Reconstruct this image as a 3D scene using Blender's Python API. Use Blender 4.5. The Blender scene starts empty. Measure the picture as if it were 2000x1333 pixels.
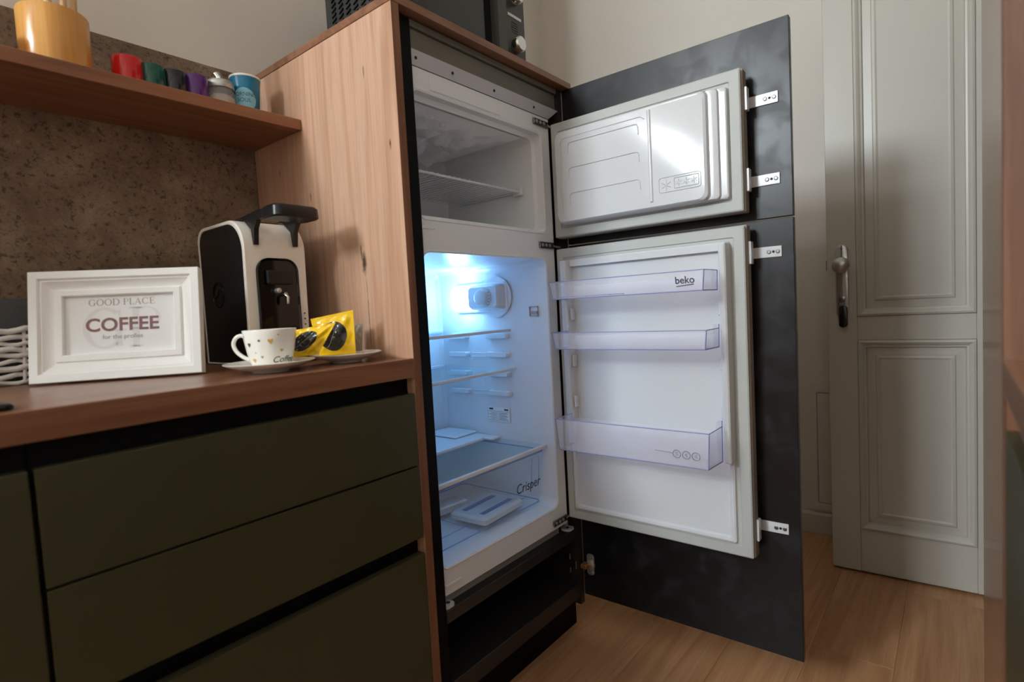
import bpy, bmesh, math, random
from mathutils import Vector, Matrix
random.seed(7)
S = bpy.context.scene
C = S.collection
PI = math.pi

# ------------------------------------------------------------------ camera
cam_d = bpy.data.cameras.new('camera')
cam = bpy.data.objects.new('camera', cam_d); C.objects.link(cam)
Rv = Vector((0.62535783, -0.77846603, -0.05402067))
Uv = Vector((0.07949885, -0.00531006, 0.99682081))
Fv = Vector((0.77627799, 0.62766428, -0.05856647))
m = Matrix((Rv, Uv, -Fv)).transposed().to_4x4()
m.translation = Vector((-0.74653, -0.86376, 0.99014))
cam.matrix_world = m
cam_d.sensor_fit = 'HORIZONTAL'; cam_d.sensor_width = 36.0
cam_d.lens = 1078.38 / 2000 * 36
cam_d.clip_start = 0.02
cam_d.dof.use_dof = True
cam_d.dof.focus_distance = 1.55
cam_d.dof.aperture_fstop = 3.2
S.camera = cam
# ------------------------------------------------------------------ light
W = bpy.data.worlds.new('sky'); S.world = W; W.use_nodes = True
W.node_tree.nodes['Background'].inputs[0].default_value = (0.75, 0.86, 1.0, 1)
W.node_tree.nodes['Background'].inputs[1].default_value = 1.0
def area(name, loc, direction, sx, sy, power, col):
    l = bpy.data.lights.new(name, 'AREA'); l.shape = 'RECTANGLE'; l.size = sx; l.size_y = sy
    l.energy = power; l.color = col
    o = bpy.data.objects.new(name, l); C.objects.link(o); o.location = loc
    o.rotation_euler = Vector(direction).to_track_quat('-Z', 'Z').to_euler()
    return o
# daylight falling in through the window at the end of the galley
WY0, WY1, WZ0, WZ1 = -0.34, 1.42, 2.12, 2.88
area('window_daylight', (-3.72, (WY0+WY1)/2, (WZ0+WZ1)/2), (1, -0.12, -0.15), WY1-WY0, WZ1-WZ0, 325, (0.88, 0.95, 1.0))
S.cycles.transparent_max_bounces = 40
S.cycles.max_bounces = 10
S.cycles.diffuse_bounces = 6
S.view_settings.view_transform = 'Standard'
S.view_settings.look = 'None'
S.view_settings.exposure = 0.0
S.view_settings.gamma = 1.0
S.view_settings.use_curve_mapping = False

# ------------------------------------------------------------------ materials
def lin(c):
    return tuple(((x/255)/12.92 if x/255 <= 0.04045 else ((x/255+0.055)/1.055)**2.4) for x in c) + (1,)
MATS = {}
def newmat(name):
    mt = bpy.data.materials.new(name); mt.use_nodes = True; MATS[name] = mt
    return mt, mt.node_tree, mt.node_tree.nodes['Principled BSDF']
def N(nt, typ, **kw):
    n = nt.nodes.new(typ)
    for k, v in kw.items():
        if hasattr(n, k): setattr(n, k, v)
        else: n.inputs[k.replace('_', ' ')].default_value = v
    return n
def mat(name, rgb, rough=0.5, metal=0.0, spec=0.5, var=0.0, bump=0.0, bscale=80.0, coat=0.0):
    mt, nt, p = newmat(name)
    c = lin(rgb)
    p.inputs['Base Color'].default_value = c; p.inputs['Roughness'].default_value = rough
    p.inputs['Metallic'].default_value = metal; p.inputs['Specular IOR Level'].default_value = spec
    p.inputs['Coat Weight'].default_value = coat
    tc = N(nt, 'ShaderNodeTexCoord')
    nz = N(nt, 'ShaderNodeTexNoise'); nz.inputs['Scale'].default_value = bscale; nz.inputs['Detail'].default_value = 4
    nt.links.new(tc.outputs['Object'], nz.inputs['Vector'])
    if var:
        mx = N(nt, 'ShaderNodeMix', data_type='RGBA')
        mx.inputs[6].default_value = tuple(x*(1-var) for x in c[:3]) + (1,)
        mx.inputs[7].default_value = tuple(min(1, x*(1+var)) for x in c[:3]) + (1,)
        nt.links.new(nz.outputs['Fac'], mx.inputs[0]); nt.links.new(mx.outputs[2], p.inputs['Base Color'])
    if bump:
        b = N(nt, 'ShaderNodeBump'); b.inputs['Strength'].default_value = bump; b.inputs['Distance'].default_value = 0.002
        nt.links.new(nz.outputs['Fac'], b.inputs['Height']); nt.links.new(b.outputs['Normal'], p.inputs['Normal'])
    return mt
def ramp(nt, stops):
    r = N(nt, 'ShaderNodeValToRGB'); e = r.color_ramp.elements
    while len(e) < len(stops): e.new(0.5)
    for q, (pos, col) in zip(e, stops): q.position = pos; q.color = col if len(col) == 4 else lin(col)
    return r
def wood(name, cols, axis, rough=0.45, scale=1.0, knots=(), rnd=False, spec=0.4):
    """grain runs along axis; knots = (centre vector, radii vector)"""
    mt, nt, p = newmat(name); L = nt.links.new
    tc = N(nt, 'ShaderNodeTexCoord'); vec = tc.outputs['Object']
    if rnd:
        oi = N(nt, 'ShaderNodeObjectInfo'); ad = N(nt, 'ShaderNodeVectorMath', operation='SCALE')
        cb = N(nt, 'ShaderNodeCombineXYZ')
        for i in range(3): L(oi.outputs['Random'], cb.inputs[i])
        L(cb.outputs[0], ad.inputs[0]); ad.inputs['Scale'].default_value = 37.0
        a2 = N(nt, 'ShaderNodeVectorMath', operation='ADD'); L(vec, a2.inputs[0]); L(ad.outputs[0], a2.inputs[1]); vec = a2.outputs[0]
    def stretched(s_across, s_along, detail, dist):
        mp = N(nt, 'ShaderNodeMapping'); sc = [s_across]*3; sc['XYZ'.index(axis)] = s_along
        mp.inputs['Scale'].default_value = sc; L(vec, mp.inputs['Vector'])
        nz = N(nt, 'ShaderNodeTexNoise'); nz.inputs['Scale'].default_value = scale; nz.inputs['Detail'].default_value = detail
        nz.inputs['Distortion'].default_value = dist; nz.inputs['Roughness'].default_value = 0.6
        L(mp.outputs[0], nz.inputs['Vector']); return nz.outputs['Fac']
    broad = stretched(16, 0.9, 4, 1.6); fine = stretched(90, 2.4, 6, 0.9); pore = stretched(420, 9, 3, 0.0)
    r1 = ramp(nt, [(0.30, cols[0]), (0.46, cols[1]), (0.58, cols[2]), (0.72, cols[1])]); L(broad, r1.inputs[0])
    r2 = ramp(nt, [(0.34, (0.72, 0.68, 0.64, 1)), (0.50, (1, 1, 1, 1)), (0.7, (1.0, 0.97, 0.93, 1))]); L(fine, r2.inputs[0])
    r3 = ramp(nt, [(0.36, (0.80, 0.78, 0.76, 1)), (0.48, (1, 1, 1, 1))]); L(pore, r3.inputs[0])
    m1 = N(nt, 'ShaderNodeMix', data_type='RGBA', blend_type='MULTIPLY'); m1.inputs[0].default_value = 0.36
    L(r1.outputs[0], m1.inputs[6]); L(r2.outputs[0], m1.inputs[7])
    m2 = N(nt, 'ShaderNodeMix', data_type='RGBA', blend_type='MULTIPLY'); m2.inputs[0].default_value = 0.45
    L(m1.outputs[2], m2.inputs[6]); L(r3.outputs[0], m2.inputs[7])
    col = m2.outputs[2]
    for cen, rad, dark in knots:
        s = N(nt, 'ShaderNodeVectorMath', operation='SUBTRACT'); L(vec, s.inputs[0]); s.inputs[1].default_value = cen
        d = N(nt, 'ShaderNodeVectorMath', operation='DIVIDE'); L(s.outputs[0], d.inputs[0]); d.inputs[1].default_value = rad
        ln = N(nt, 'ShaderNodeVectorMath', operation='LENGTH'); L(d.outputs[0], ln.inputs[0])
        nz = N(nt, 'ShaderNodeTexNoise'); nz.inputs['Scale'].default_value = 90; L(vec, nz.inputs['Vector'])
        ma = N(nt, 'ShaderNodeMath', operation='MULTIPLY_ADD'); L(nz.outputs['Fac'], ma.inputs[0]); ma.inputs[1].default_value = 0.9; ma.inputs[2].default_value = -0.45
        ms = N(nt, 'ShaderNodeMath', operation='ADD'); L(ln.outputs['Value'], ms.inputs[0]); L(ma.outputs[0], ms.inputs[1])
        rr = ramp(nt, [(0.35, (dark, dark*0.9, dark*0.8, 1)), (1.0, (1, 1, 1, 1))]); L(ms.outputs[0], rr.inputs[0])
        mk = N(nt, 'ShaderNodeMix', data_type='RGBA', blend_type='MULTIPLY'); mk.inputs[0].default_value = 1
        L(col, mk.inputs[6]); L(rr.outputs[0], mk.inputs[7]); col = mk.outputs[2]
    if rnd:
        hs = N(nt, 'ShaderNodeHueSaturation'); mr = N(nt, 'ShaderNodeMapRange'); mr.inputs['To Min'].default_value = 0.95; mr.inputs['To Max'].default_value = 1.04
        L(oi.outputs['Random'], mr.inputs['Value']); L(mr.outputs[0], hs.inputs['Value']); L(col, hs.inputs['Color']); col = hs.outputs[0]
    L(col, p.inputs['Base Color']); p.inputs['Roughness'].default_value = rough; p.inputs['Specular IOR Level'].default_value = spec
    b = N(nt, 'ShaderNodeBump'); b.inputs['Strength'].default_value = 0.12; b.inputs['Distance'].default_value = 0.0006
    L(fine, b.inputs['Height']); L(b.outputs['Normal'], p.inputs['Normal'])
    return mt
def clear(name, rgb, fac, rough=0.08):
    mt, nt, p = newmat(name)
    p.inputs['Base Color'].default_value = lin(rgb); p.inputs['Roughness'].default_value = rough
    tr = N(nt, 'ShaderNodeBsdfTransparent'); tr.inputs[0].default_value = lin(rgb)
    mx = N(nt, 'ShaderNodeMixShader'); mx.inputs[0].default_value = fac
    nt.links.new(tr.outputs[0], mx.inputs[1]); nt.links.new(p.outputs[0], mx.inputs[2])
    nt.links.new(mx.outputs[0], nt.nodes['Material Output'].inputs['Surface'])
    return mt
def emit(name, rgb, strength):
    mt, nt, p = newmat(name)
    p.inputs['Base Color'].default_value = lin(rgb); p.inputs['Emission Color'].default_value = lin(rgb)
    p.inputs['Emission Strength'].default_value = strength
    return mt

OAK = [(176, 133, 106), (190, 149, 122), (200, 162, 137)]
M_oak_z = wood('oak_decor_upright', OAK, 'Z', 0.42, knots=(
    ((-0.32, -0.159, 1.106), (0.02, 0.0100, 0.030), 0.16), ((-0.32, -0.150, 1.132), (0.02, 0.004, 0.018), 0.35),
    ((-0.32, -0.163, 0.995), (0.02, 0.0016, 0.11), 0.25),
    ((-0.32, -0.271, 1.338), (0.02, 0.004, 0.012), 0.2), ((-0.32, -0.200, 1.50), (0.02, 0.003, 0.016), 0.35),
    ((-0.32, 0.030, 1.28), (0.02, 0.003, 0.014), 0.45), ((-0.32, 0.160, 1.36), (0.02, 0.003, 0.010), 0.4)))
OAKD = [(112, 73, 51), (128, 85, 61), (140, 97, 71)]
M_oak_x = wood('oak_lengthwise_shaded', OAKD, 'X', 0.30, spec=0.6)  # same decor as the side panel; its weaker light is mixed into the browns
M_oak_e = wood('oak_edge_band', OAKD, 'Z', 0.42)
M_shelf = wood('oak_shelf_shaded', [(124, 80, 56), (143, 95, 68), (156, 108, 80)], 'X', 0.42)  # oak decor darkened further, so the colour carries the shelf's shade
M_floor = wood('oak_laminate', [(166, 120, 82), (184, 136, 96), (196, 150, 110)], 'X', 0.34, rnd=True, scale=0.8)
M_bamboo = wood('bamboo', [(190, 128, 56), (206, 146, 70), (216, 160, 84)], 'Z', 0.24, spec=0.6)
M_stick = wood('beech_stick', [(205, 165, 115), (220, 182, 134), (228, 194, 148)], 'Z', 0.5)
M_olive = mat('olive_lacquer', (60, 60, 38), 0.38, var=0.05, bscale=6, bump=0.02)
M_black = mat('black_melamine', (40, 38, 37), 0.36, bump=0.05, bscale=300)
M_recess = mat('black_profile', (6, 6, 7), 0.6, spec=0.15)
M_rail = mat('dark_rail', (104, 101, 90), 0.4)
M_wall = mat('wall_paint', (222, 215, 206), 0.9, var=0.015, bscale=3, bump=0.05)
M_ceil = mat('ceiling_paint', (236, 233, 226), 0.95, var=0.01, bscale=3)
M_doorw = mat('door_enamel', (200, 196, 186), 0.35, var=0.01, bscale=5)
M_white = mat('white_plastic', (212, 215, 219), 0.16, var=0.01, bscale=10)
M_liner = mat('fridge_liner', (226, 229, 233), 0.25, var=0.01, bscale=10)
M_gasket = mat('grey_gasket', (182, 185, 182), 0.5, var=0.02, bscale=20)
M_greyside = mat('painted_steel_grey', (160, 157, 150), 0.4)
M_steel = mat('brushed_steel', (190, 189, 186), 0.38, metal=0.75)
M_chrome = mat('chrome', (215, 215, 215), 0.12, metal=1.0)
M_zinc = mat('zinc', (120, 120, 118), 0.35, metal=1.0)
M_strip = mat('aluminium_strip', (196, 196, 203), 0.45, metal=0.2)
M_blackpl = mat('black_plastic', (17, 17, 18), 0.35, bump=0.03, bscale=200)
M_blackgl = mat('black_gloss', (8, 8, 9), 0.08)
M_mwglass = mat('microwave_glass', (38, 40, 36), 0.09)
M_mwbody = mat('microwave_body', (40, 40, 38), 0.45)
M_mwpanel = mat('microwave_panel', (58, 58, 52), 0.35)
M_cream = mat('warm_white_shell', (246, 240, 231), 0.4)
M_frame = mat('frame_white', (246, 246, 244), 0.45, var=0.01, bscale=30)
M_card = mat('printed_card', (240, 241, 241), 0.6)
M_inkc = mat('mauve_ink', (142, 104, 108), 0.7)
M_inkg = mat('grey_ink', (168, 160, 158), 0.7)
M_inkl = mat('faint_ink', (230, 230, 231), 0.7)
M_inkk = mat('dark_ink', (58, 56, 62), 0.6)
M_porc = mat('porcelain', (238, 235, 227), 0.15, coat=0.3)
M_gold = mat('gold_print', (214, 166, 92), 0.35)
M_brownp = mat('brown_print', (78, 62, 52), 0.4)
M_yellow = mat('yellow_foil', (246, 198, 6), 0.2, spec=0.7, bump=0.6, bscale=70)
M_blackfoil = mat('black_foil_print', (26, 25, 24), 0.2, spec=0.7, bump=0.6, bscale=70)
M_greyfoil = mat('grey_foil', (150, 140, 126), 0.35)
M_wick = mat('white_wicker', (232, 228, 223), 0.6, var=0.08, bscale=60)
M_cloth = mat('charcoal_cloth', (84, 84, 86), 0.9, var=0.15, bscale=250, bump=0.4)
M_red = mat('red_lacquer', (200, 22, 26), 0.12)
M_green = mat('green_lacquer', (8, 78, 64), 0.12)
M_navy = mat('black_lacquer', (22, 24, 32), 0.12)
M_purple = mat('purple_lacquer', (88, 30, 112), 0.12)
M_orange = mat('orange_lacquer', (226, 92, 30), 0.15)
M_teal = mat('teal_glaze', (0, 112, 150), 0.25)
M_paleb = mat('pale_blue_print', (132, 190, 208), 0.4)
M_sugar = mat('sugar', (222, 200, 176), 0.8, bump=0.5, bscale=500)
M_dark = mat('dark_hole', (20, 20, 22), 0.6)
M_frost = mat('frost', (236, 240, 244), 0.85, bump=1.0, bscale=120)
M_bin = clear('clear_bin_plastic', (251, 251, 254), 0.14)
M_binedge = clear('clear_bin_edge', (184, 186, 222), 0.5)
M_crisp = clear('clear_crisper_plastic', (249, 252, 254), 0.12)
M_crispedge = clear('clear_crisper_edge', (165, 188, 235), 0.5)
M_glass = clear('shelf_glass', (245, 251, 252), 0.10, 0.04)
M_jar = clear('jar_glass', (225, 228, 230), 0.22, 0.05)
M_lamp = emit('fridge_lamp_lens', (135, 195, 255), 46)
def stone():
    mt, nt, p = newmat('speckled_stone'); L = nt.links.new
    tc = N(nt, 'ShaderNodeTexCoord')
    def nz(s, d):
        n = N(nt, 'ShaderNodeTexNoise'); n.inputs['Scale'].default_value = s; n.inputs['Detail'].default_value = d; n.inputs['Roughness'].default_value = 0.65
        L(tc.outputs['Object'], n.inputs['Vector']); return n.outputs['Fac']
    r1 = ramp(nt, [(0.35, (106, 85, 66)), (0.5, (123, 101, 81)), (0.66, (146, 126, 104))]); L(nz(7, 8), r1.inputs[0])
    r2 = ramp(nt, [(0.36, (0.2, 0.17, 0.15, 1)), (0.44, (1, 1, 1, 1)), (0.58, (1, 1, 1, 1)), (0.70, (1.5, 1.48, 1.4, 1))]); L(nz(95, 6), r2.inputs[0])
    r3 = ramp(nt, [(0.36, (0.35, 0.33, 0.3, 1)), (0.44, (1, 1, 1, 1))]); L(nz(260, 4), r3.inputs[0])
    m1 = N(nt, 'ShaderNodeMix', data_type='RGBA', blend_type='MULTIPLY'); m1.inputs[0].default_value = 0.8; L(r1.outputs[0], m1.inputs[6]); L(r2.outputs[0], m1.inputs[7])
    m2 = N(nt, 'ShaderNodeMix', data_type='RGBA', blend_type='MULTIPLY'); m2.inputs[0].default_value = 0.6; L(m1.outputs[2], m2.inputs[6]); L(r3.outputs[0], m2.inputs[7])
    L(m2.outputs[2], p.inputs['Base Color']); p.inputs['Roughness'].default_value = 0.55
    return mt
M_stone = stone()
def smudged():
    mt, nt, p = newmat('black_smudged_melamine'); L = nt.links.new
    tc = N(nt, 'ShaderNodeTexCoord')
    n = N(nt, 'ShaderNodeTexNoise'); n.inputs['Scale'].default_value = 16; n.inputs['Detail'].default_value = 6; n.inputs['Distortion'].default_value = 0.5
    L(tc.outputs['Object'], n.inputs['Vector'])
    r = ramp(nt, [(0.3, (15, 15, 17)), (0.5, (19, 19, 22)), (0.68, (34, 34, 39))]); L(n.outputs['Fac'], r.inputs[0])
    L(r.outputs[0], p.inputs['Base Color'])
    r2 = ramp(nt, [(0.42, (0.31, 0.31, 0.31, 1)), (0.62, (0.39, 0.39, 0.39, 1))]); L(n.outputs['Fac'], r2.inputs[0])
    L(r2.outputs[0], p.inputs['Roughness']); p.inputs['Specular IOR Level'].default_value = 0.32
    return mt
M_smudge = smudged()

# ------------------------------------------------------------------ builders
def bm_new(): return bmesh.new()
def box(bm, x0, x1, y0, y1, z0, z1, bev=0.0, seg=1, mi=0):
    vs = [bm.verts.new(c) for c in ((x0,y0,z0),(x1,y0,z0),(x1,y1,z0),(x0,y1,z0),(x0,y0,z1),(x1,y0,z1),(x1,y1,z1),(x0,y1,z1))]
    fs = [bm.faces.new([vs[i] for i in f]) for f in ((0,3,2,1),(4,5,6,7),(0,1,5,4),(1,2,6,5),(2,3,7,6),(3,0,4,7))]
    for f in fs: f.material_index = mi
    if bev:
        es = list({e for f in fs for e in f.edges})
        bmesh.ops.bevel(bm, geom=es, offset=bev, segments=seg, profile=0.5, affect='EDGES', clamp_overlap=True)
def quad(bm, pts, mi=0):
    f = bm.faces.new([bm.verts.new(p) for p in pts]); f.material_index = mi
def loft(bm, rings, cap0=False, cap1=True, closed=True, mi=0):
    vr = [[bm.verts.new(p) for p in r] for r in rings]
    n = len(vr[0])
    for a, b in zip(vr, vr[1:]):
        for i in range(n if closed else n-1):
            j = (i+1) % n
            f = bm.faces.new((a[i], a[j], b[j], b[i])); f.material_index = mi
    if cap0: bm.faces.new(vr[0][::-1]).material_index = mi
    if cap1: bm.faces.new(vr[-1]).material_index = mi
def rr(u0, u1, v0, v1, r, n=5):
    """rounded rectangle outline in 2D"""
    pts = []
    r = max(r, 1e-5)
    for cx, cy, a0 in ((u1-r, v0+r, -PI/2), (u1-r, v1-r, 0), (u0+r, v1-r, PI/2), (u0+r, v0+r, PI)):
        for k in range(n+1):
            a = a0 + PI/2*k/n
            pts.append((cx + r*math.cos(a), cy + r*math.sin(a)))
    return pts
def ring(u0, u1, v0, v1, r, d, f, n=5): return [f(u, v, d) for u, v in rr(u0, u1, v0, v1, r, n)]
XY = lambda u, v, d: (u, v, d)
XZ = lambda u, v, d: (u, d, v)
YZ = lambda u, v, d: (d, u, v)
def lathe(bm, prof, c=(0,0,0), n=40, axis='Z', mi=0, cap0=True, cap1=True):
    rings = []
    for r, h in prof:
        rg = []
        for k in range(n):
            a = 2*PI*k/n; ca, sa = max(r, 1e-5)*math.cos(a), max(r, 1e-5)*math.sin(a)
            q = {'Z': (ca, sa, h), 'X': (h, ca, sa), 'Y': (sa, h, ca)}[axis]
            rg.append((c[0]+q[0], c[1]+q[1], c[2]+q[2]))
        rings.append(rg)
    loft(bm, rings, cap0, cap1, mi=mi)
def tube(bm, pts, r, n=8, closed=False, mi=0, cap=True):
    pts = [Vector(p) for p in pts]; m_ = len(pts); rings = []
    up = Vector((0, 0, 1))
    for i, p in enumerate(pts):
        if closed: t = pts[(i+1) % m_] - pts[i-1]
        else: t = pts[min(i+1, m_-1)] - pts[max(i-1, 0)]
        t.normalize()
        ref = up if abs(t.dot(up)) < 0.95 else Vector((1, 0, 0))
        a = t.cross(ref).normalized(); b = a.cross(t)
        rad = r[i] if isinstance(r, (list, tuple)) else r
        rings.append([tuple(p + a*rad*math.cos(2*PI*k/n) + b*rad*math.sin(2*PI*k/n)) for k in range(n)])
    if closed: rings.append(rings[0]); cap = False
    loft(bm, rings, cap, cap, mi=mi)
def extrude_poly(bm, pts2, d0, d1, f, mi=0):
    loft(bm, [[f(u, v, d0) for u, v in pts2], [f(u, v, d1) for u, v in pts2]], True, True, mi=mi)
def world_org(o):
    v = Vector((0, 0, 0))
    while o: v += Vector(o.location); o = o.parent
    return v
def obj(name, bm, mats, parent=None, smooth=None, local=False):
    """one mesh object; vertices given in world space unless local"""
    bmesh.ops.recalc_face_normals(bm, faces=bm.faces[:])
    if parent and not local:
        bmesh.ops.translate(bm, verts=bm.verts[:], vec=-world_org(parent))
    me = bpy.data.meshes.new(name); bm.to_mesh(me); bm.free()
    for mt in (mats if isinstance(mats, (list, tuple)) else [mats]): me.materials.append(mt)
    if smooth:
        for p in me.polygons: p.use_smooth = True
        me.set_sharp_from_angle(angle=math.radians(smooth))
    o = bpy.data.objects.new(name, me); C.objects.link(o); o.parent = parent
    return o
def thing(name, label, cat, loc, rot=(0,0,0), group=None):
    o = bpy.data.objects.new(name, None); C.objects.link(o); o.empty_display_size = 0.05
    o.location = loc; o.rotation_euler = rot; o['label'] = label; o['category'] = cat
    if group: o['group'] = group
    return o
def struct(o, label=None):
    o['kind'] = 'structure'
    if label: o['label'] = label
    return o
def sbox(name, mats, parent, *a, bev=0.0, seg=1, smooth=None):
    bm = bm_new(); box(bm, *a, bev=bev, seg=seg); return obj(name, bm, mats, parent, smooth)
def text(name, body, size, mtl, parent, fmap, ext=0.0003, align='CENTER', local=False, shear=0.0, xs=1.0, offset=0.0):
    """flat lettering; fmap(u, v, d) maps text plane to 3D"""
    cu = bpy.data.curves.new(name, 'FONT'); cu.body = body; cu.size = size; cu.align_x = align; cu.align_y = 'CENTER'
    cu.extrude = ext; cu.offset = offset; cu.shear = shear; cu.resolution_u = 4
    t = bpy.data.objects.new(name, cu); C.objects.link(t)
    bpy.context.view_layer.update()
    me = bpy.data.meshes.new_from_object(t.evaluated_get(bpy.context.evaluated_depsgraph_get()))
    bpy.data.objects.remove(t); bpy.data.curves.remove(cu)
    org = Vector((0, 0, 0)) if local else world_org(parent)
    for v in me.vertices: v.co = Vector(fmap(v.co.x*xs, v.co.y, v.co.z)) - org
    me.name = name; me.materials.clear(); me.materials.append(mtl)
    o = bpy.data.objects.new(name, me); C.objects.link(o); o.parent = parent
    return o
def clone(o, parent, off):
    c = o.copy(); C.objects.link(c); c.parent = parent; c.location = Vector(o.location) + Vector(off); return c

# ------------------------------------------------------------------ the room
XL, XR, YB, YN, YF, ZC = -3.6, 1.752, 0.587, 0.85, -1.5, 3.4
fl = struct(sbox('floor', M_floor, None, XL, XR, YF, 2.6, -0.05, -0.012))
row = 0; y = YF
while y < 2.59:
    y1 = min(y+0.192, 2.6); x = XL - (row*0.47) % 1.28
    while x < XR:
        a, b = max(x, XL), min(x+1.28, XR if y < YN else -1.62)
        if b - a > 0.02: sbox('plank', M_floor, fl, a+0.0002, b-0.0002, y+0.0002, y1-0.0002, -0.0119, 0.0, bev=0.0004)
        x += 1.28
    y = y1; row += 1
bm = bm_new(); box(bm, -1.62, 0.66, YB, YB+0.3, 0, ZC); box(bm, 0.66, XR, YN, YN+0.04, 0, ZC); box(bm, XL, -1.52, 2.6, 2.7, 0, ZC); box(bm, -1.62, -1.52, YB+0.3, 2.6, 0, ZC); struct(obj('wall_back', bm, M_wall))
struct(sbox('wall_right', M_wall, None, XR, XR+0.1, YF, YN+0.04, 0, ZC))
struct(sbox('wall_front', M_wall, None, XL, XR, YF-0.1, YF, 0, ZC))
struct(sbox('ceiling', M_ceil, None, XL-0.2, XR+0.1, YF-0.1, 2.7, ZC, ZC+0.1))
bm = bm_new()
box(bm, XL-0.2, XL, YF, WY0, 0, ZC); box(bm, XL-0.2, XL, WY1, 2.7, 0, ZC)
box(bm, XL-0.2, XL, WY0, WY1, 0, WZ0); box(bm, XL-0.2, XL, WY0, WY1, WZ1, ZC)
struct(obj('wall_left', bm, M_wall))
M_pane = clear('window_pane', (250, 252, 252), 0.02, 0.03)
for wi, (a0, a1, b0, b1) in enumerate(((WY0, WY1, WZ0, WZ1),)):
    wn = struct(bpy.data.objects.new('window_%d' % (wi+1), None)); C.objects.link(wn); wn.location = (XL-0.06, (a0+a1)/2, b0)
    bm = bm_new(); loft(bm, [ring(a0, a1, b0, b1, 0.001, XL-0.03, YZ, 1), ring(a0, a1, b0, b1, 0.001, XL-0.08, YZ, 1), ring(a0+0.05, a1-0.05, b0+0.05, b1-0.05, 0.001, XL-0.08, YZ, 1), ring(a0+0.05, a1-0.05, b0+0.05, b1-0.05, 0.001, XL-0.03, YZ, 1), ring(a0, a1, b0, b1, 0.001, XL-0.03, YZ, 1)], False, False)
    obj('window_frame', bm, M_doorw, wn)
    mid = (a0+a1)/2
    sbox('mullion', M_doorw, wn, XL-0.08, XL-0.03, mid-0.025, mid+0.025, b0+0.05, b1-0.05)
    for a, b in ((a0+0.05, mid-0.025), (mid+0.025, a1-0.05)): sbox('pane', M_pane, wn, XL-0.058, XL-0.054, a, b, b0+0.05, b1-0.05)
bm = bm_new(); extrude_poly(bm, [(XR-0.001, 0), (XR-0.001, 0.088), (XR-0.006, 0.088), (XR-0.013, 0.078), (XR-0.013, 0)], YF, YN, XZ)
struct(obj('baseboard_right', bm, M_doorw))
ap = thing('access_panel', 'white flush access panel low on wall beside the room door', 'access panel', (1.74, -0.6, 0.1))
bm = bm_new(); loft(bm, [ring(-0.82, -0.388, 0.10, 0.62, 0.002, d, YZ, 1) for d in (1.751,)] + [ring(-0.82, -0.388, 0.10, 0.62, 0.002, 1.742, YZ, 1), ring(-0.79, -0.418, 0.13, 0.585, 0.002, 1.742, YZ, 1), ring(-0.79, -0.418, 0.13, 0.585, 0.002, 1.749, YZ, 1)], False, False)
obj('panel_frame', bm, M_wall, ap)
sbox('panel_lid', M_wall, ap, 1.7435, 1.749, -0.788, -0.420, 0.132, 0.583, bev=0.001)

# ---- white panelled room door standing open in front of the right wall
DW, DT = 0.487, 0.04
dr = struct(bpy.data.objects.new('door_1', None)); C.objects.link(dr)
dr.location = (1.4515, -0.512, 0.008); dr.rotation_euler = (0, 0, math.radians(2.8))
dr['label'] = 'white panelled room door with steel lock plate, standing open'
# local: s runs along -y from the lock edge, face at x=0 looking to -x
def dbox(name, s0, s1, z0, z1, x0, x1, bev=0.0015, mt=M_doorw, par=None):
    bm = bm_new(); box(bm, x0, x1, -s1, -s0, z0, z1, bev=bev); return obj(name, bm, mt, par or dr, local=True)
dbox('core', 0.002, DW-0.002, 0.002, 2.10, 0.012, DT-0.012)
for a, b in ((0, 0.087), (0.40, DW)): dbox('stile', a, b, 0, 2.102, 0, DT)
for a, b in ((0, 0.151), (0.811, 0.892), (1.99, 2.102)): dbox('rail', 0.0872, 0.3998, a, b, 0.0006, DT-0.0006)
for z0, z1 in ((0.151, 0.811), (0.892, 1.99)):
    bm = bm_new()
    def rg(i, d, r=0.0005): return [(d, -u, v) for u, v in rr(0.087+i, 0.40-i, z0+i, z1-i, r, 1)]
    loft(bm, [rg(0, 0.0), rg(0.002, -0.006), rg(0.008, -0.008), rg(0.014, -0.004), rg(0.019, 0.001), rg(0.024, 0.002), rg(0.027, 0.0115)], False, False)
    obj('moulding', bm, M_doorw, dr, local=True)
    bm = bm_new()
    loft(bm, [rg(0.027, 0.0119), rg(0.05, 0.0095), rg(0.053, 0.006), rg(0.060, 0.0045), rg(0.066, 0.0065)], False, True)
    obj('panel', bm, M_doorw, dr, local=True)
bm = bm_new(); loft(bm, [[(d, -u, v) for u, v in rr(0.026+i, 0.064-i, 0.892+i, 1.138-i, 0.018, 6)] for d, i in ((0.0, 0), (-0.005, 0), (-0.007, 0.002))], True, True)
lp = obj('lock_plate', bm, M_steel, dr, smooth=40, local=True)
bm = bm_new(); lathe(bm, [(0.010, -0.006), (0.010, -0.03), (0.022, -0.034), (0.027, -0.045), (0.025, -0.056), (0.016, -0.062), (0.001, -0.064)], (0, -0.045, 1.068), 28, 'X'); obj('door_knob', bm, M_steel, lp, smooth=40, local=True)
bm = bm_new(); lathe(bm, [(0.010, -0.006), (0.010, -0.012), (0.007, -0.013)], (0, -0.045, 0.952), 24, 'X'); lathe(bm, [(0.0035, -0.006), (0.0035, -0.009)], (0, -0.045, 1.125), 12, 'X'); obj('lock_cylinder', bm, M_zinc, lp, smooth=40, local=True)
bm = bm_new(); box(bm, -0.030, -0.013, -0.0465, -0.0435, 0.945, 0.959, bev=0.001); tube(bm, [(-0.030, -0.045+0.009*math.cos(a), 0.938+0.009*math.sin(a)) for a in [2*PI*k/16 for k in range(16)]], 0.0012, 6, True); obj('key', bm, M_zinc, dr, local=True)
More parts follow.
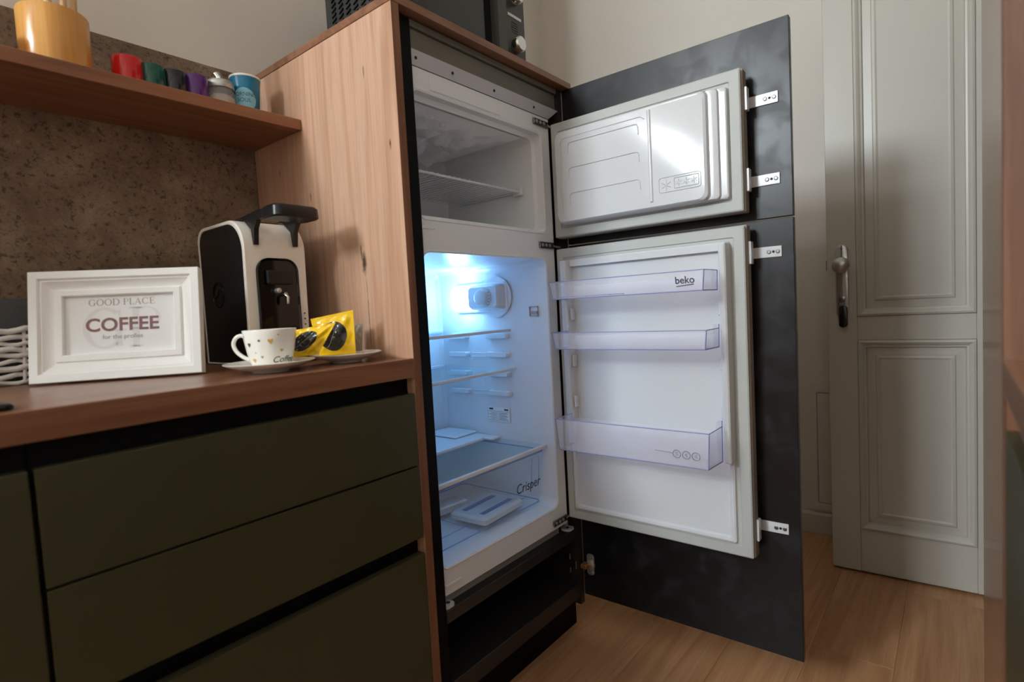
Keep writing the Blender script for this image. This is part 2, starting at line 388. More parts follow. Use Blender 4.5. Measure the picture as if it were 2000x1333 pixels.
bm = bm_new(); loft(bm, [[(d, -u, v) for u, v in rr(0.036+i, 0.062-i, 0.857+i, 0.932-i, 0.0125, 6)] for d, i in ((-0.026, 0.001), (-0.028, 0), (-0.033, 0), (-0.035, 0.002))], True, True)
obj('key_fob', bm, M_blackpl, dr, smooth=40, local=True)
dbox('latch', 0.0, 0.006, 1.055, 1.09, 0.014, 0.026, 0.0005, M_zinc).location = (0, 0.004, 0)

# ------------------------------------------------------------------ kitchen run along the back wall
bs = sbox('backsplash', M_stone, None, -1.6, -0.0005, YB-0.012, YB-0.0005, 0.90, 1.6305, bev=0.001)
bs['label'] = 'brown speckled stone backsplash panel behind the floating shelf'; bs['category'] = 'backsplash'
wt = sbox('worktop', M_oak_x, None, -1.6, -0.0005, 0.0, YB-0.013, 0.8604, 0.90, bev=0.0012)
wt['label'] = 'oak-look worktop carrying the coffee machine and picture frame'; wt['category'] = 'worktop'
def base_unit(x0, x1, label, fronts, gaps):
    u = thing('base_cabinet', label, 'cabinet', ((x0+x1)/2, 0.3, 0))
    bm = bm_new()
    box(bm, x0, x0+0.018, 0.03, YB-0.02, 0.10, 0.858); box(bm, x1-0.018, x1, 0.03, YB-0.02, 0.10, 0.858)
    box(bm, x0+0.018, x1-0.018, 0.03, YB-0.02, 0.10, 0.118); box(bm, x0+0.018, x1-0.018, YB-0.03, YB-0.02, 0.118, 0.858)
    obj('carcass', bm, M_black, u)
    for z0, z1 in gaps: sbox('grip_profile', M_recess, u, x0+0.0005, x1-0.0005, 0.024, 0.0295, z0, z1)
    for nm, z0, z1 in fronts: sbox(nm, M_olive, u, x0+0.0015, x1-0.0025, 0.0, 0.019, z0, z1, bev=0.001, seg=2)
    sbox('plinth', M_recess, u, x0, x1, 0.06, 0.075, 0, 0.099)
    return u
base_unit(-0.6045, -0.001, 'olive green drawer cabinet under the oak-look worktop beside the fridge housing',
          [('drawer_front', 0.6796, 0.8275), ('drawer_front', 0.5275, 0.6757), ('drawer_front', 0.102, 0.4935)], [(0.80, 0.8598), (0.47, 0.55), (0.665, 0.69)])
base_unit(-1.209, -0.6065, 'olive green base cabinet at the left edge, left of the drawers',
          [('cabinet_door', 0.102, 0.8275)], [(0.80, 0.8598)])
sh = sbox('wall_shelf', M_shelf, None, -1.6, -0.0008, 0.3465, YB-0.013, 1.4398, 1.4645, bev=0.001)
sh['label'] = 'long oak-look floating shelf holding cups on the stone backsplash'; sh['category'] = 'shelf'

# ------------------------------------------------------------------ tall fridge housing
TC = thing('fridge_housing', 'tall oak-look fridge housing with both black-backed doors open', 'cabinet', (0.32, 0.3, 0))
sbox('side_panel', M_oak_z, TC, 0, 0.019, 0.0008, YB-0.0005, 0, 1.6085)
sbox('edge_band', M_oak_e, TC, 0, 0.019, 0, 0.0008, 0, 1.6085)
sbox('side_panel', M_oak_z, TC, 0.6335, 0.652, 0.028, YB-0.0005, 0.110, 1.6085, bev=0.0008)
sbox('top_panel', M_oak_x, TC, -0.001, 0.652, -0.001, YB-0.0005, 1.6095, 1.6266, bev=0.0008)
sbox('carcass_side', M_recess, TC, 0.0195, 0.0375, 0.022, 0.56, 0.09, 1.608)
sbox('carcass_side', M_black, TC, 0.6125, 0.633, 0.022, 0.56, 0.09, 1.608)
sbox('filler_strip', M_recess, TC, 0.038, 0.066, 0.022, 0.029, 0.158, 1.606)
sbox('carcass_back', M_black, TC, 0.038, 0.612, 0.575, 0.58, 0.11, 1.60)
sbox('front_rail', M_rail, TC, 0.0665, 0.612, 0.031, 0.049, 1.5465, 1.592, bev=0.001)
sbox('top_rail', M_rail, TC, 0.0665, 0.612, 0.024, 0.05, 1.5935, 1.607, bev=0.001)
sbox('fridge_board', M_black, TC, 0.038, 0.612, 0.024, 0.57, 0.297, 0.325, bev=0.001)
sbox('board_edge', M_black, TC, 0.0665, 0.612, 0.0215, 0.0238, 0.2975, 0.3245)
sbox('floor_board', M_black, TC, 0.038, 0.612, 0.024, 0.57, 0.112, 0.157, bev=0.001)
sbox('plinth', M_recess, TC, 0.0, 0.652, 0.068, 0.084, 0, 0.109)
HX, HY, HA = 0.6345, 0.0205, math.radians(0.88)
def dpt(s, d, z):     # s along open door from hinge, d = depth behind its inner face
    return (HX + s*math.sin(HA) + d*math.cos(HA), HY - s*math.cos(HA) + d*math.sin(HA), z)
def dslab(bm, s0, s1, d0, d1, z0, z1, bev=0.0, mi=0):
    vs = [bm.verts.new(dpt(s, d, z)) for s, d, z in ((s0,d0,z0),(s1,d0,z0),(s1,d1,z0),(s0,d1,z0),(s0,d0,z1),(s1,d0,z1),(s1,d1,z1),(s0,d1,z1))]
    fs = [bm.faces.new([vs[i] for i in f]) for f in ((0,3,2,1),(4,5,6,7),(0,1,5,4),(1,2,6,5),(2,3,7,6),(3,0,4,7))]
    for f in fs: f.material_index = mi
    if bev: bmesh.ops.bevel(bm, geom=list({e for f in fs for e in f.edges}), offset=bev, segments=1, affect='EDGES')
def housing_door(label, z0, z1, brackets):
    bm = bm_new(); dslab(bm, 0, 0.597, 0, 0.019, z0, z1, 0.0008)
    d = obj('cabinet_door', bm, M_smudge, TC); d['label'] = label
    for z in brackets:
        bm = bm_new(); dslab(bm, 0.497, 0.572, -0.0035, -0.0003, z-0.0125, z+0.0125, 0.0006)
        dslab(bm, 0.497, 0.506, -0.0135, -0.0036, z-0.0125, z+0.0125, 0.0006)
        b = obj('slide_bracket', bm, M_white, d)
        bm = bm_new()
        for s in (0.545, 0.564): 
            c = dpt(s, -0.0036, z); lathe(bm, [(0.0045, 0.0), (0.0045, -0.0015), (0.003, -0.002)], c, 14, 'X')
        obj('screw', bm, M_zinc, d)
        bm = bm_new(); c = dpt(0.5545, -0.0036, z); lathe(bm, [(0.003, 0.0), (0.003, -0.0004)], c, 14, 'X'); obj('slot', bm, M_dark, d)
    return d
housing_door('upper black-backed housing door', 1.1675, 1.6080, (1.437, 1.255))
ld = housing_door('lower black-backed housing door', 0.114, 1.1640, (1.089, 0.433))
bm = bm_new()
loft(bm, [[dpt(0.024 + u, d, 0.212 + v) for u, v in rr(-0.011, 0.013, -0.032, 0.032, 0.009, 4)] for d in (-0.0003, -0.003)], True, True)
lathe(bm, [(0.014, -0.001), (0.014, -0.007), (0.010, -0.009)], dpt(0.026, 0, 0.212), 20, 'X')
for dz in (-0.024, 0.024): lathe(bm, [(0.0045, -0.002), (0.0045, -0.005)], dpt(0.03, 0, 0.212+dz), 12, 'X')
obj('hinge_cup', bm, M_steel, ld, smooth=40)
bm = bm_new(); box(bm, 0.607, 0.630, -0.004, 0.016, 0.205, 0.219, bev=0.002); obj('hinge_arm', bm, mat('brass_screw', (176, 128, 84), 0.4, 0.7), ld)
bm = bm_new(); box(bm, 0.604, 0.612, 0.028, 0.10, 0.20, 0.224, bev=0.002); box(bm, 0.606, 0.612, 0.05, 0.065, 0.182, 0.242, bev=0.002); obj('hinge_plate', bm, M_zinc, TC)

# ------------------------------------------------------------------ refrigerator
FR = thing('refrigerator', 'built-in white fridge freezer standing open in oak-look housing', 'refrigerator', (0.31, 0.3, 0.325))
FX0, FX1, FY = 0.042, 0.574, 0.0305
bm = bm_new()
for a in ((FX0, FX0+0.002), (FX1-0.002, FX1)): box(bm, a[0], a[1], FY, 0.545, 0.345, 1.515)
box(bm, FX0+0.002, FX1-0.002, FY+0.001, 0.545, 1.513, 1.515); box(bm, FX0+0.002, FX1-0.002, 0.543, 0.545, 0.345, 1.513)
box(bm, FX0+0.02, FX1-0.02, 0.05, 0.54, 0.3255, 0.355)
obj('body', bm, M_greyside, FR)
# freezer compartment: flange, stepped lip and liner in one moulding
def comp(name, ox0, ox1, oz0, oz1, x0, x1, z0, z1, r, back, t, step):
    bm = bm_new()
    rgs = [ring(ox0, ox1, oz0, oz1, 0.002, FY, XZ, 6), ring(x0-0.006, x1+0.006, z0-0.006, z1+0.006, r+0.006, FY, XZ, 6),
           ring(x0-0.004, x1+0.004, z0-0.004, z1+0.004, r+0.004, FY-0.002, XZ, 6),
           ring(x0, x1, z0, z1, r, FY, XZ, 6), ring(x0, x1, z0, z1, r, FY+0.02, XZ, 6)]
    if step: rgs += [ring(x0+step, x1-step, z0+step, z1-step, r, FY+0.026, XZ, 6)]
    e = step
    rgs += [ring(x0+e+t*0.9, x1-e-t*0.9, z0+e+t*0.9, z1-e-t*0.9, r, back-0.012, XZ, 6), ring(x0+e+t+0.01, x1-e-t-0.01, z0+e+t+0.01, z1-e-t-0.01, r, back, XZ, 6)]
    loft(bm, rgs, False, True)
    return obj(name, bm, M_liner, FR, smooth=30)
comp('freezer_compartment', FX0, FX1, 1.16, 1.5148, 0.070, 0.532, 1.197, 1.466, 0.016, 0.40, 0.004, 0.010)
comp('fridge_compartment', FX0, FX1, 0.355, 1.16, 0.070, 0.527, 0.418, 1.122, 0.022, 0.462, 0.006, 0.0)
sbox('flange_badge', M_liner, FR, 0.12, 0.36, FY-0.0022, FY-0.0002, 1.476, 1.506, bev=0.0015)
sbox('flange_badge', M_liner, FR, 0.075, 0.125, FY-0.0022, FY-0.0002, 0.372, 0.380, bev=0.0015)
sbox('flange_badge', M_liner, FR, 0.070, 0.110, FY-0.0022, FY-0.0002, 1.172, 1.178, bev=0.0015)
# frost on the freezer ceiling
bm = bm_new(); nx, ny = 44, 26
from mathutils import noise
g = [[None]*(ny+1) for _ in range(nx+1)]
for i in range(nx+1):
    for j in range(ny+1):
        u, v = i/nx, j/ny
        xx, yy = 0.085 + 0.40*u, 0.06 + 0.325*v
        e = max(0, min(1, 4*u, 4*(1-u), 5*v, 6*(1-v)))
        h = e*(0.012 + 0.034*max(0, v)**1.5) * (0.55 + 0.9*noise.fractal(Vector((xx*22, yy*22, 3)), 1.0, 2.0, 5))
        g[i][j] = bm.verts.new((xx, yy, 1.4535 - max(0.0, h)))
for i in range(nx):
    for j in range(ny): bm.faces.new((g[i][j], g[i+1][j], g[i+1][j+1], g[i][j+1]))
fo = obj('frost', bm, M_frost, FR, smooth=60); fo['kind'] = 'stuff'
# freezer wire rack
bm = bm_new(); tube(bm, [(u, v, 1.318) for u, v in rr(0.084, 0.517, 0.10, 0.335, 0.006, 3)], 0.0031, 8, True)
rk = obj('freezer_rack', bm, M_white, FR, smooth=60)
w0 = None
for k in range(24):
    if w0 is None:
        bm = bm_new(); tube(bm, [(0.092, 0.098, 1.318), (0.092, 0.101, 1.3222), (0.092, 0.34, 1.3222)], 0.0016, 6); w0 = obj('wire', bm, M_white, rk, smooth=60)
    else: clone(w0, rk, (0.0183*k, 0, 0))
sbox('rack_mount', M_white, FR, 0.5085, 0.5185, 0.088, 0.12, 1.307, 1.331, bev=0.003, seg=2)
# lamp housing on the right wall of the fridge
WX = 0.5205
bm = bm_new(); lathe(bm, [(0.062, 0.0), (0.062, -0.003), (0.058, -0.004), (0.054, -0.003)], (WX, 0.215, 1.028), 40, 'X'); obj('lamp_base', bm, M_liner, FR, smooth=40)
bm = bm_new(); loft(bm, [ring(0.165+i, 0.375-i, 0.984+i, 1.072-i, 0.012, WX+d, YZ, 5) for i, d in ((0, 0), (0, -0.006), (0.004, -0.010))], True, True); obj('lamp_back_plate', bm, M_liner, FR, smooth=40)
bm = bm_new(); loft(bm, [ring(0.170+i, 0.288, 0.990+i, 1.066-i, 0.010, WX+d, YZ, 5) for i, d in ((0, -0.008), (0.002, -0.034), (0.008, -0.042))], True, True); lh = obj('lamp_housing', bm, M_white, FR, smooth=40)
bm = bm_new(); loft(bm, [ring(0.2885, 0.372-i, 0.992+i, 1.064-i, 0.010, WX+d, YZ, 5) for i, d in ((0, -0.0105), (0.002, -0.030), (0.008, -0.037))], True, True); obj('lamp_lens', bm, M_lamp, FR, smooth=40)
bm = bm_new(); lathe(bm, [(0.030, -0.040), (0.030, -0.046), (0.024, -0.047), (0.022, -0.060), (0.019, -0.062), (0.001, -0.062)], (WX, 0.226, 1.028), 32, 'X'); kn = obj('thermostat_knob', bm, M_white, lh, smooth=40)
bm = bm_new()
for k in range(5):
    a = -0.9 + k*0.35; box(bm, WX-0.0478, WX-0.0466, 0.226-0.0275*math.cos(a)-0.001, 0.226-0.0275*math.cos(a)+0.001, 1.028+0.0275*math.sin(a)-0.0012, 1.028+0.0275*math.sin(a)+0.0012)
obj('dial_marks', bm, M_dark, kn)
# glass shelves with white front trims
for z, y0 in ((0.929, 0.163), (0.815, 0.150)):
    s = sbox('glass_shelf', M_glass, FR, 0.080, 0.5185, y0+0.004, 0.445, z-0.004, z, bev=0.0005)
    sbox('shelf_trim', M_white, s, 0.080, 0.5185, y0-0.003, y0+0.0038, z-0.006, z+0.002, bev=0.0015)
    sbox('shelf_trim', M_white, s, 0.080, 0.5185, 0.4455, 0.455, z-0.006, z+0.004, bev=0.0015)
for z in (0.918, 0.862, 0.803, 0.745):
    for y0, y1 in ((0.172, 0.256), (0.335, 0.418)):
        bm = bm_new(); loft(bm, [ring(y0+i, y1-i, z-0.016+i*0.5, z-i*0.3, 0.005, d, YZ, 4) for i, d in ((0, 0.524), (0, 0.512), (0.004, 0.507))], True, True)
        obj('shelf_support', bm, M_liner, FR, smooth=40)
for z in (0.858, 0.742):
    bm = bm_new()
    for dz in (0, -0.011): box(bm, 0.519, 0.5212, 0.268, 0.325, z+dz-0.0015, z+dz+0.0015, bev=0.0006)
    obj('wall_rib', bm, M_liner, FR)
# stickers
st = sbox('rating_label', M_card, FR, 0.5208, 0.5216, 0.185, 0.274, 0.648, 0.692)
bm = bm_new()
fx = 0.5206
for (y0, y1, z0, z1) in ((0.187, 0.272, 0.6785, 0.6793), (0.187, 0.272, 0.651, 0.6517), (0.2715, 0.2722, 0.651, 0.690), (0.2295, 0.2301, 0.651, 0.679), (0.250, 0.266, 0.683, 0.6885), (0.190, 0.206, 0.683, 0.6875)):
    box(bm, fx, 0.5209, y0, y1, z0, z1)
for k in range(5): box(bm, fx, 0.5209, 0.234, 0.258+0.01*(k % 2), 0.6545+k*0.0046, 0.6555+k*0.0046); box(bm, fx, 0.5209, 0.193+0.006*(k % 2), 0.226, 0.6545+k*0.0046, 0.6558+k*0.0046)
obj('label_print', bm, M_inkk, st)
bm = bm_new()
for (y0, y1, z0, z1) in ((0.062, 0.092, 0.992, 0.9932), (0.062, 0.092, 0.965, 0.9662), (0.0908, 0.092, 0.965, 0.993), (0.062, 0.0632, 0.965, 0.993), (0.066, 0.085, 0.971, 0.979)):
    box(bm, 0.5215, 0.5255, y0, y1, z0, z1)
obj('temperature_symbol', bm, M_inkg, FR)
# crisper: glass cover, front trim, ledge, drawer
cv = sbox('crisper_cover', M_glass, FR, 0.080, 0.5185, 0.062, 0.262, 0.592, 0.596)
sbox('cover_trim', M_white, cv, 0.078, 0.5205, 0.052, 0.0615, 0.587, 0.598, bev=0.0025, seg=2)
bm = bm_new(); box(bm, 0.080, 0.5185, 0.263, 0.445, 0.592, 0.604, bev=0.003); box(bm, 0.48, 0.5185, 0.225, 0.262, 0.597, 0.604, bev=0.002); box(bm, 0.42, 0.516, 0.32, 0.445, 0.6045, 0.612, bev=0.003)
obj('crisper_ledge', bm, M_liner, cv)
cd = None
bm = bm_new()
x0, x1, y0, y1, z0, z1 = 0.086, 0.512, 0.056, 0.40, 0.432, 0.583
def plate(bm, a, b, c, d, mi=0): quad(bm, (a, b, c, d), mi)
loft(bm, [ring(x0, x1, y0, y1, 0.018, z1, XY), ring(x0+0.006, x1-0.006, y0+0.014, y1-0.02, 0.018, z0+0.006, XY), ring(x0+0.012, x1-0.012, y0+0.02, y1-0.026, 0.015, z0, XY)], False, True)
cd = obj('crisper_drawer', bm, M_crisp, FR, smooth=40)
bm = bm_new(); tube(bm, [(u, v, z1) for u, v in rr(x0, x1, y0, y1, 0.018, 5)], 0.0018, 6, True)
tube(bm, [(u, v, z0+0.004) for u, v in rr(x0+0.008, x1-0.008, y0+0.015, y1-0.022, 0.018, 5)], 0.0013, 6, True)
for xx in (0.455, 0.488): tube(bm, [(xx, y0+0.003, z1-0.01), (xx, y0+0.010, z0+0.06)], 0.0009, 5)
tube(bm, [(0.10, 0.13, z0+0.001), (0.50, 0.13, z0+0.001)], 0.001, 5); tube(bm, [(0.25, 0.075, z0+0.001), (0.25, 0.36, z0+0.001)], 0.001, 5)
obj('drawer_rim', bm, M_crispedge, cd)
text('crisper_lettering', 'Crisper', 0.040, M_inkk, cd, lambda u, v, d: (0.438+u*0.88, y0+0.0063-0.0925*(v)-d, 0.499+v), 0.0002)
# little tray parts in the crisper
tr = thing('fridge_tray', 'white slotted plastic tray lying inside the clear crisper drawer', 'tray', (0.362, 0.152, 0.4345), (0, 0, math.radians(4)))
bm = bm_new(); loft(bm, [ring(-0.09+i, 0.09-i, -0.062+i, 0.062-i, 0.012, d, XY, 4) for i, d in ((0, 0.0), (0, 0.012), (0.006, 0.018))], True, True); obj('tray_body', bm, M_white, tr, smooth=40, local=True)
for yy in (-0.032, 0.028):
    bm = bm_new(); box(bm, -0.066, 0.066, yy-0.008, yy+0.008, 0.0181, 0.0187); obj('slot', bm, mat('slot_shadow_plastic_%d' % int(yy*1000+100), (92, 104, 150), 0.4), tr, local=True)
tr2 = thing('plastic_strip', 'pale plastic strip lying behind the slotted tray in the crisper', 'strip', (0.27, 0.268, 0.4345), (0, 0, math.radians(-6)))
bm = bm_new(); loft(bm, [ring(-0.14+i, 0.10-i, -0.03+i, 0.03-i, 0.008, d, XY, 4) for i, d in ((0, 0.0), (0, 0.016), (0.004, 0.020))], True, True); obj('strip_body', bm, M_white, tr2, smooth=40, local=True)
# aluminium strip over the freezer and hinges, feet
bm = bm_new()
vs = [(0.0665, 0.0285, 1.5155), (0.572, 0.0285, 1.5155), (0.611, 0.0205, 1.5450), (0.0665, 0.0205, 1.5450)]
loft(bm, [vs, [(a, b+0.0018, c+0.0008) for a, b, c in vs]], True, True)
sp = obj('top_strip', bm, M_strip, FR)
for xx in (0.08, 0.19, 0.335, 0.50):
    bm = bm_new(); lathe(bm, [(0.0035, 0.0), (0.0035, -0.0012)], (xx, 0.0248, 1.5305), 12, 'Y'); obj('strip_hole', bm, M_dark, sp)  # dark disc stands for a hole through the strip
for z in (1.496, 1.161, 0.374):
    bm = bm_new(); box(bm, 0.498, 0.566, FY-0.006, FY-0.0003, z-0.009, z+0.009, bev=0.002); h = obj('fridge_hinge', bm, M_zinc, FR)
    bm = bm_new()
    for k in range(3): lathe(bm, [(0.0045, FY-0.006), (0.0045, FY-0.0085), (0.002, FY-0.009)], (0.509+k*0.017, 0, z), 12, 'Y')
    obj('screw', bm, M_steel, h)
    bm = bm_new(); tube(bm, [(0.560, FY-0.004, z), (0.577, FY-0.002, z-0.001), (0.600, FY-0.002, z-0.002)], 0.003, 8); obj('hinge_arm', bm, M_steel, h)
for xx, s in ((0.068, 1), (0.606, -1)):
    bm = bm_new(); loft(bm, [[(xx + s*u, v, d) for u, v in rr(0.0, 0.034, 0.026, 0.060, 0.011, 5)] for d in (0.3255, 0.331)], True, True)
    ft = obj('mounting_foot', bm, M_white, FR, smooth=40)
    bm = bm_new(); lathe(bm, [(0.005, 0.3312), (0.005, 0.333)], (xx+s*0.021, 0.040, 0), 12); obj('screw', bm, M_zinc, ft)
# ---- freezer door
GX, BX = 0.578, 0.617           # gasket face, back of fridge doors
DY0, DY1 = 0.030, -0.490        # hinge edge, free edge
DYH = 0.0285
def door_slab(label, z0, z1, ly0, ly1, lz0, lz1):
    """frame slab with gasket ring, hollow where the liner sits"""
    bm = bm_new()
    loft(bm, [ring(DY1, DYH, z0, z1, 0.003, BX, YZ, 3), ring(DY1, DYH, z0, z1, 0.003, GX+0.014, YZ, 3), ring(DY1+0.004, DYH-0.004, z0+0.004, z1-0.004, 0.003, GX+0.011, YZ, 3)], True, True)
    d = obj('fridge_door', bm, M_greyside, FR); d['label'] = label
    bm = bm_new()
    loft(bm, [ring(DY1+0.003, DYH-0.002, z0+0.003, z1-0.003, 0.003, GX+0.0105, YZ, 3), ring(DY1+0.002, DYH-0.001, z0+0.002, z1-0.002, 0.003, GX+0.002, YZ, 3), ring(DY1+0.005, DYH-0.004, z0+0.005, z1-0.005, 0.003, GX, YZ, 3),
              ring(DY1+0.026, DYH-0.022, z0+0.026, z1-0.026, 0.003, GX, YZ, 3), ring(DY1+0.028, DYH-0.024, z0+0.028, z1-0.028, 0.003, GX+0.004, YZ, 3),
              ring(ly1, ly0, lz0, lz1, 0.003, GX+0.004, YZ, 3)], False, True)
    obj('gasket', bm, M_gasket, d)
    return d
fd = door_slab('upper freezer door', 1.182, 1.503, -0.002, -0.464, 1.212, 1.467)
bm = bm_new()
def fr_ring(y1, i, x, r): return [ (x, u, v) for u, v in rr(y1+i, -0.004-i*0.4, 1.214+i*0.5, 1.466-i*0.6, r, 6)]
loft(bm, [fr_ring(-0.462, 0, GX+0.004, 0.006), fr_ring(-0.462, 0.002, 0.569, 0.008), fr_ring(-0.462, 0.005, 0.567, 0.009), fr_ring(-0.446, 0.002, 0.567, 0.010),
          fr_ring(-0.446, 0.004, 0.559, 0.010), fr_ring(-0.444, 0.006, 0.557, 0.011), fr_ring(-0.426, 0.003, 0.557, 0.014), fr_ring(-0.426, 0.006, 0.547, 0.016), fr_ring(-0.426, 0.012, 0.543, 0.018)], False, True)
lin_f = obj('door_liner', bm, M_white, fd, smooth=30)
PX = 0.5429
for k, z in enumerate((1.427, 1.360, 1.293)):
    bm = bm_new()
    pts = [(PX, -0.050, z-0.03), (PX, -0.050, z-0.008), (PX, -0.053, z-0.002), (PX, -0.060, z), (PX, -0.245, z), (PX, -0.252, z-0.002), (PX, -0.255, z-0.008), (PX, -0.255, z-0.026)]
    tube(bm, pts, 0.0016, 6); obj('embossed_rib', bm, M_white, lin_f, smooth=60)
bm = bm_new(); tube(bm, [(PX, -0.026, 1.243), (PX, -0.026, 1.430), (PX, -0.034, 1.442), (PX, -0.262, 1.442), (PX, -0.272, 1.434)], 0.0014, 6); obj('embossed_rib', bm, M_white, lin_f, smooth=60)
bm = bm_new(); tube(bm, [(PX+0.001, -0.284, 1.232), (PX+0.001, -0.284, 1.452)], 0.005, 8); obj('embossed_rib', bm, M_white, lin_f, smooth=60)
def star(bm, y, z, r, w):
    for k in range(3):
        a = PI/3*k + PI/6; dy, dz = r*math.cos(a), r*math.sin(a); tube(bm, [(PX, y-dy, z-dz), (PX, y+dy, z+dz)], w, 6)
bm = bm_new()
tube(bm, [(PX, u, v) for u, v in rr(-0.406, -0.304, 1.249, 1.284, 0.006, 4)], 0.0011, 6, True); tube(bm, [(PX, u, v) for u, v in rr(-0.401, -0.342, 1.255, 1.279, 0.002, 3)], 0.0012, 6, True)
star(bm, -0.322, 1.266, 0.013, 0.0014)
for k in range(3): star(bm, -0.353-0.0185*k, 1.267, 0.0078, 0.0013)
obj('freezer_symbol', bm, M_white, lin_f, smooth=60)
# ---- fridge door
rd = door_slab('lower fridge door with clear bins', 0.368, 1.153, 0.004, -0.455, 0.398, 1.121)
bm = bm_new()
loft(bm, [[(x, u, v) for u, v in rr(-0.454+i, 0.003-i, 0.400+i, 1.120-i, r, 5)] for i, x, r in ((0, GX+0.004, 0.005), (0.002, 0.574, 0.006), (0.006, 0.572, 0.007), (0.012, 0.573, 0.008), (0.016, 0.5795, 0.009))], False, True)
lin_r = obj('door_liner', bm, M_white, rd, smooth=30)
for ya, yb, inner in ((-0.455, -0.437, 1), (-0.022, -0.001, -1)):
    bm = bm_new(); loft(bm, [[(x, u, v) for u, v in rr(ya+i, yb-i, 0.600+i, 1.116-i, 0.004, 4)] for i, x in ((0, 0.5815), (0.001, 0.548), (0.004, 0.545))], True, True)
    obj('liner_rib', bm, M_white, lin_r, smooth=40)
    yi = yb if inner > 0 else ya
    for z in (0.965, 0.835, 0.72):
        sbox('bin_lug', M_white, lin_r, 0.556, 0.574, yi+(0.0003 if inner > 0 else -0.007), yi+(0.007 if inner > 0 else -0.0003), z-0.017, z+0.017, bev=0.002)
bm = bm_new(); loft(bm, [[(x, u, v) for u, v in rr(-0.437, -0.0225, 1.098, 1.114, 0.004, 4)] for x in (0.5795, 0.568, 0.566)], True, True); obj('liner_rib', bm, M_white, lin_r, smooth=40)
def bin_(z0, z1, xf, label, tabs, base_drop=0.004):
    ya, yb = -0.4355, -0.024; xb = 0.5445; t = 0.0022
    e = 0.006
    bm = bm_new()
    def hexa(p): 
        vs = [bm.verts.new(q) for q in p]
        for f in ((0,3,2,1),(4,5,6,7),(0,1,5,4),(1,2,6,5),(2,3,7,6),(3,0,4,7)): bm.faces.new([vs[i] for i in f])
    # front, two ends, back, floor
    hexa(((xf+e,ya+e,z0),(xf+e+t,ya+e,z0),(xf+e+t,yb-e,z0),(xf+e,yb-e,z0),(xf,ya,z1),(xf+t,ya,z1),(xf+t,yb,z1),(xf,yb,z1)))
    for y_, s in ((ya, 1), (yb, -1)):
        hexa(((xf+e+t,y_+s*e,z0),(xb,y_+s*0.001,z0),(xb,y_+s*(0.001+t),z0),(xf+e+t,y_+s*(e+t),z0),(xf+t,y_,z1),(xb,y_,z1),(xb,y_+s*t,z1),(xf+t,y_+s*t,z1)))
    box(bm, xf+e+t, xb, ya+e+t, yb-e-t, z0, z0+t)
    box(bm, xb-t, xb, ya+0.004, yb-0.004, z0+t, z1-0.012)
    b = obj('door_bin', bm, M_bin, rd); b['label'] = label
    bm = bm_new()
    tube(bm, [(xb, ya, z1), (xf, ya, z1), (xf, yb, z1), (xb, yb, z1)], 0.0011, 6)
    tube(bm, [(xb, ya+0.001, z0), (xf+e, ya+e, z0), (xf+e, yb-e, z0), (xb, yb-0.001, z0)], 0.0015, 6)
    tube(bm, [(xf, ya, z1), (xf+e, ya+e, z0)], 0.0014, 6); tube(bm, [(xf, yb, z1), (xf+e, yb-e, z0)], 0.0014, 6)
    tube(bm, [(xb, ya, z1+(tabs or 0.0)), (xb, ya+0.001, z0)], 0.0014, 6)
    obj('bin_edge', bm, M_binedge, b)
    for y_ in (ya, yb):
        s = 1 if y_ == ya else -1
        bm = bm_new(); box(bm, xb-0.022, xb-0.001, min(y_+s*0.0023, y_+s*0.0063), max(y_+s*0.0023, y_+s*0.0063), z0+0.004, z1+tabs); obj('bin_bracket', bm, M_bin, b)
    return b
b1 = bin_(1.008, 1.053, 0.4595, 'shallow clear bin with brand lettering', 0.0)
b2 = bin_(0.876, 0.9195, 0.4625, 'shallow clear middle bin', 0.010)
b3 = bin_(0.606, 0.689, 0.4580, 'deep clear bottom bin', 0.014)
bm = bm_new()
for k in range(5): tube(bm, [(0.468+0.074*t_, -0.05-0.036*k-0.02*math.sin(PI*t_), 1.0125) for t_ in [i/8 for i in range(9)]], 0.0012, 5)
obj('egg_ribs', bm, M_binedge, b1)
text('brand_lettering', 'beko', 0.0225, M_inkk, b1, lambda u, v, d: (0.4588+(1.053-1.0325-v)*0.13-d, -0.391-u, 1.0325+v), 0.0002, offset=0.0003)
bm = bm_new(); pz = 1.0195
loft(bm, [[(x_, -0.371, pz-0.0010), (x_, -0.371, pz+0.0010), (x_-0.0004, -0.411, pz+0.0042), (x_-0.0004, -0.411, pz+0.0022)] for x_ in (0.4634, 0.4622)], True, True)
obj('brand_underline', bm, M_inkk, b1)
bm = bm_new()
for k in range(3):
    yc, zc = -0.358-0.0225*k, 0.635-0.0005*k; xx = lambda v: 0.458+0.006*(0.689-v)/0.083-0.0012
    tube(bm, [(xx(zc+0.0092*math.sin(a)), yc+0.0092*math.cos(a), zc+0.0092*math.sin(a)) for a in [2*PI*i/20 for i in range(20)]], 0.0008, 5, True)
    tube(bm, [(xx(zc+w), yc+0.0032*math.sin(3.3*w*300+k), zc+w) for w in [(-0.0045+0.009*i/8) for i in range(9)]], 0.0006, 5)
tube(bm, [(xx(0.636), -0.349, 0.636), (xx(0.638), -0.305, 0.638)], 0.0006, 5)
obj('bin_symbols', bm, mat('grey_symbol_ink', (120, 120, 128), 0.6), b3)
# bracket clips on the free edge of the fridge doors
for z, d in ((1.437, fd), (1.255, fd), (1.089, rd), (0.433, rd)):
    sbox('edge_clip', M_white, d, 0.598, 0.6165, DY1-0.0065, DY1-0.0003, z-0.026, z+0.026, bev=0.001)

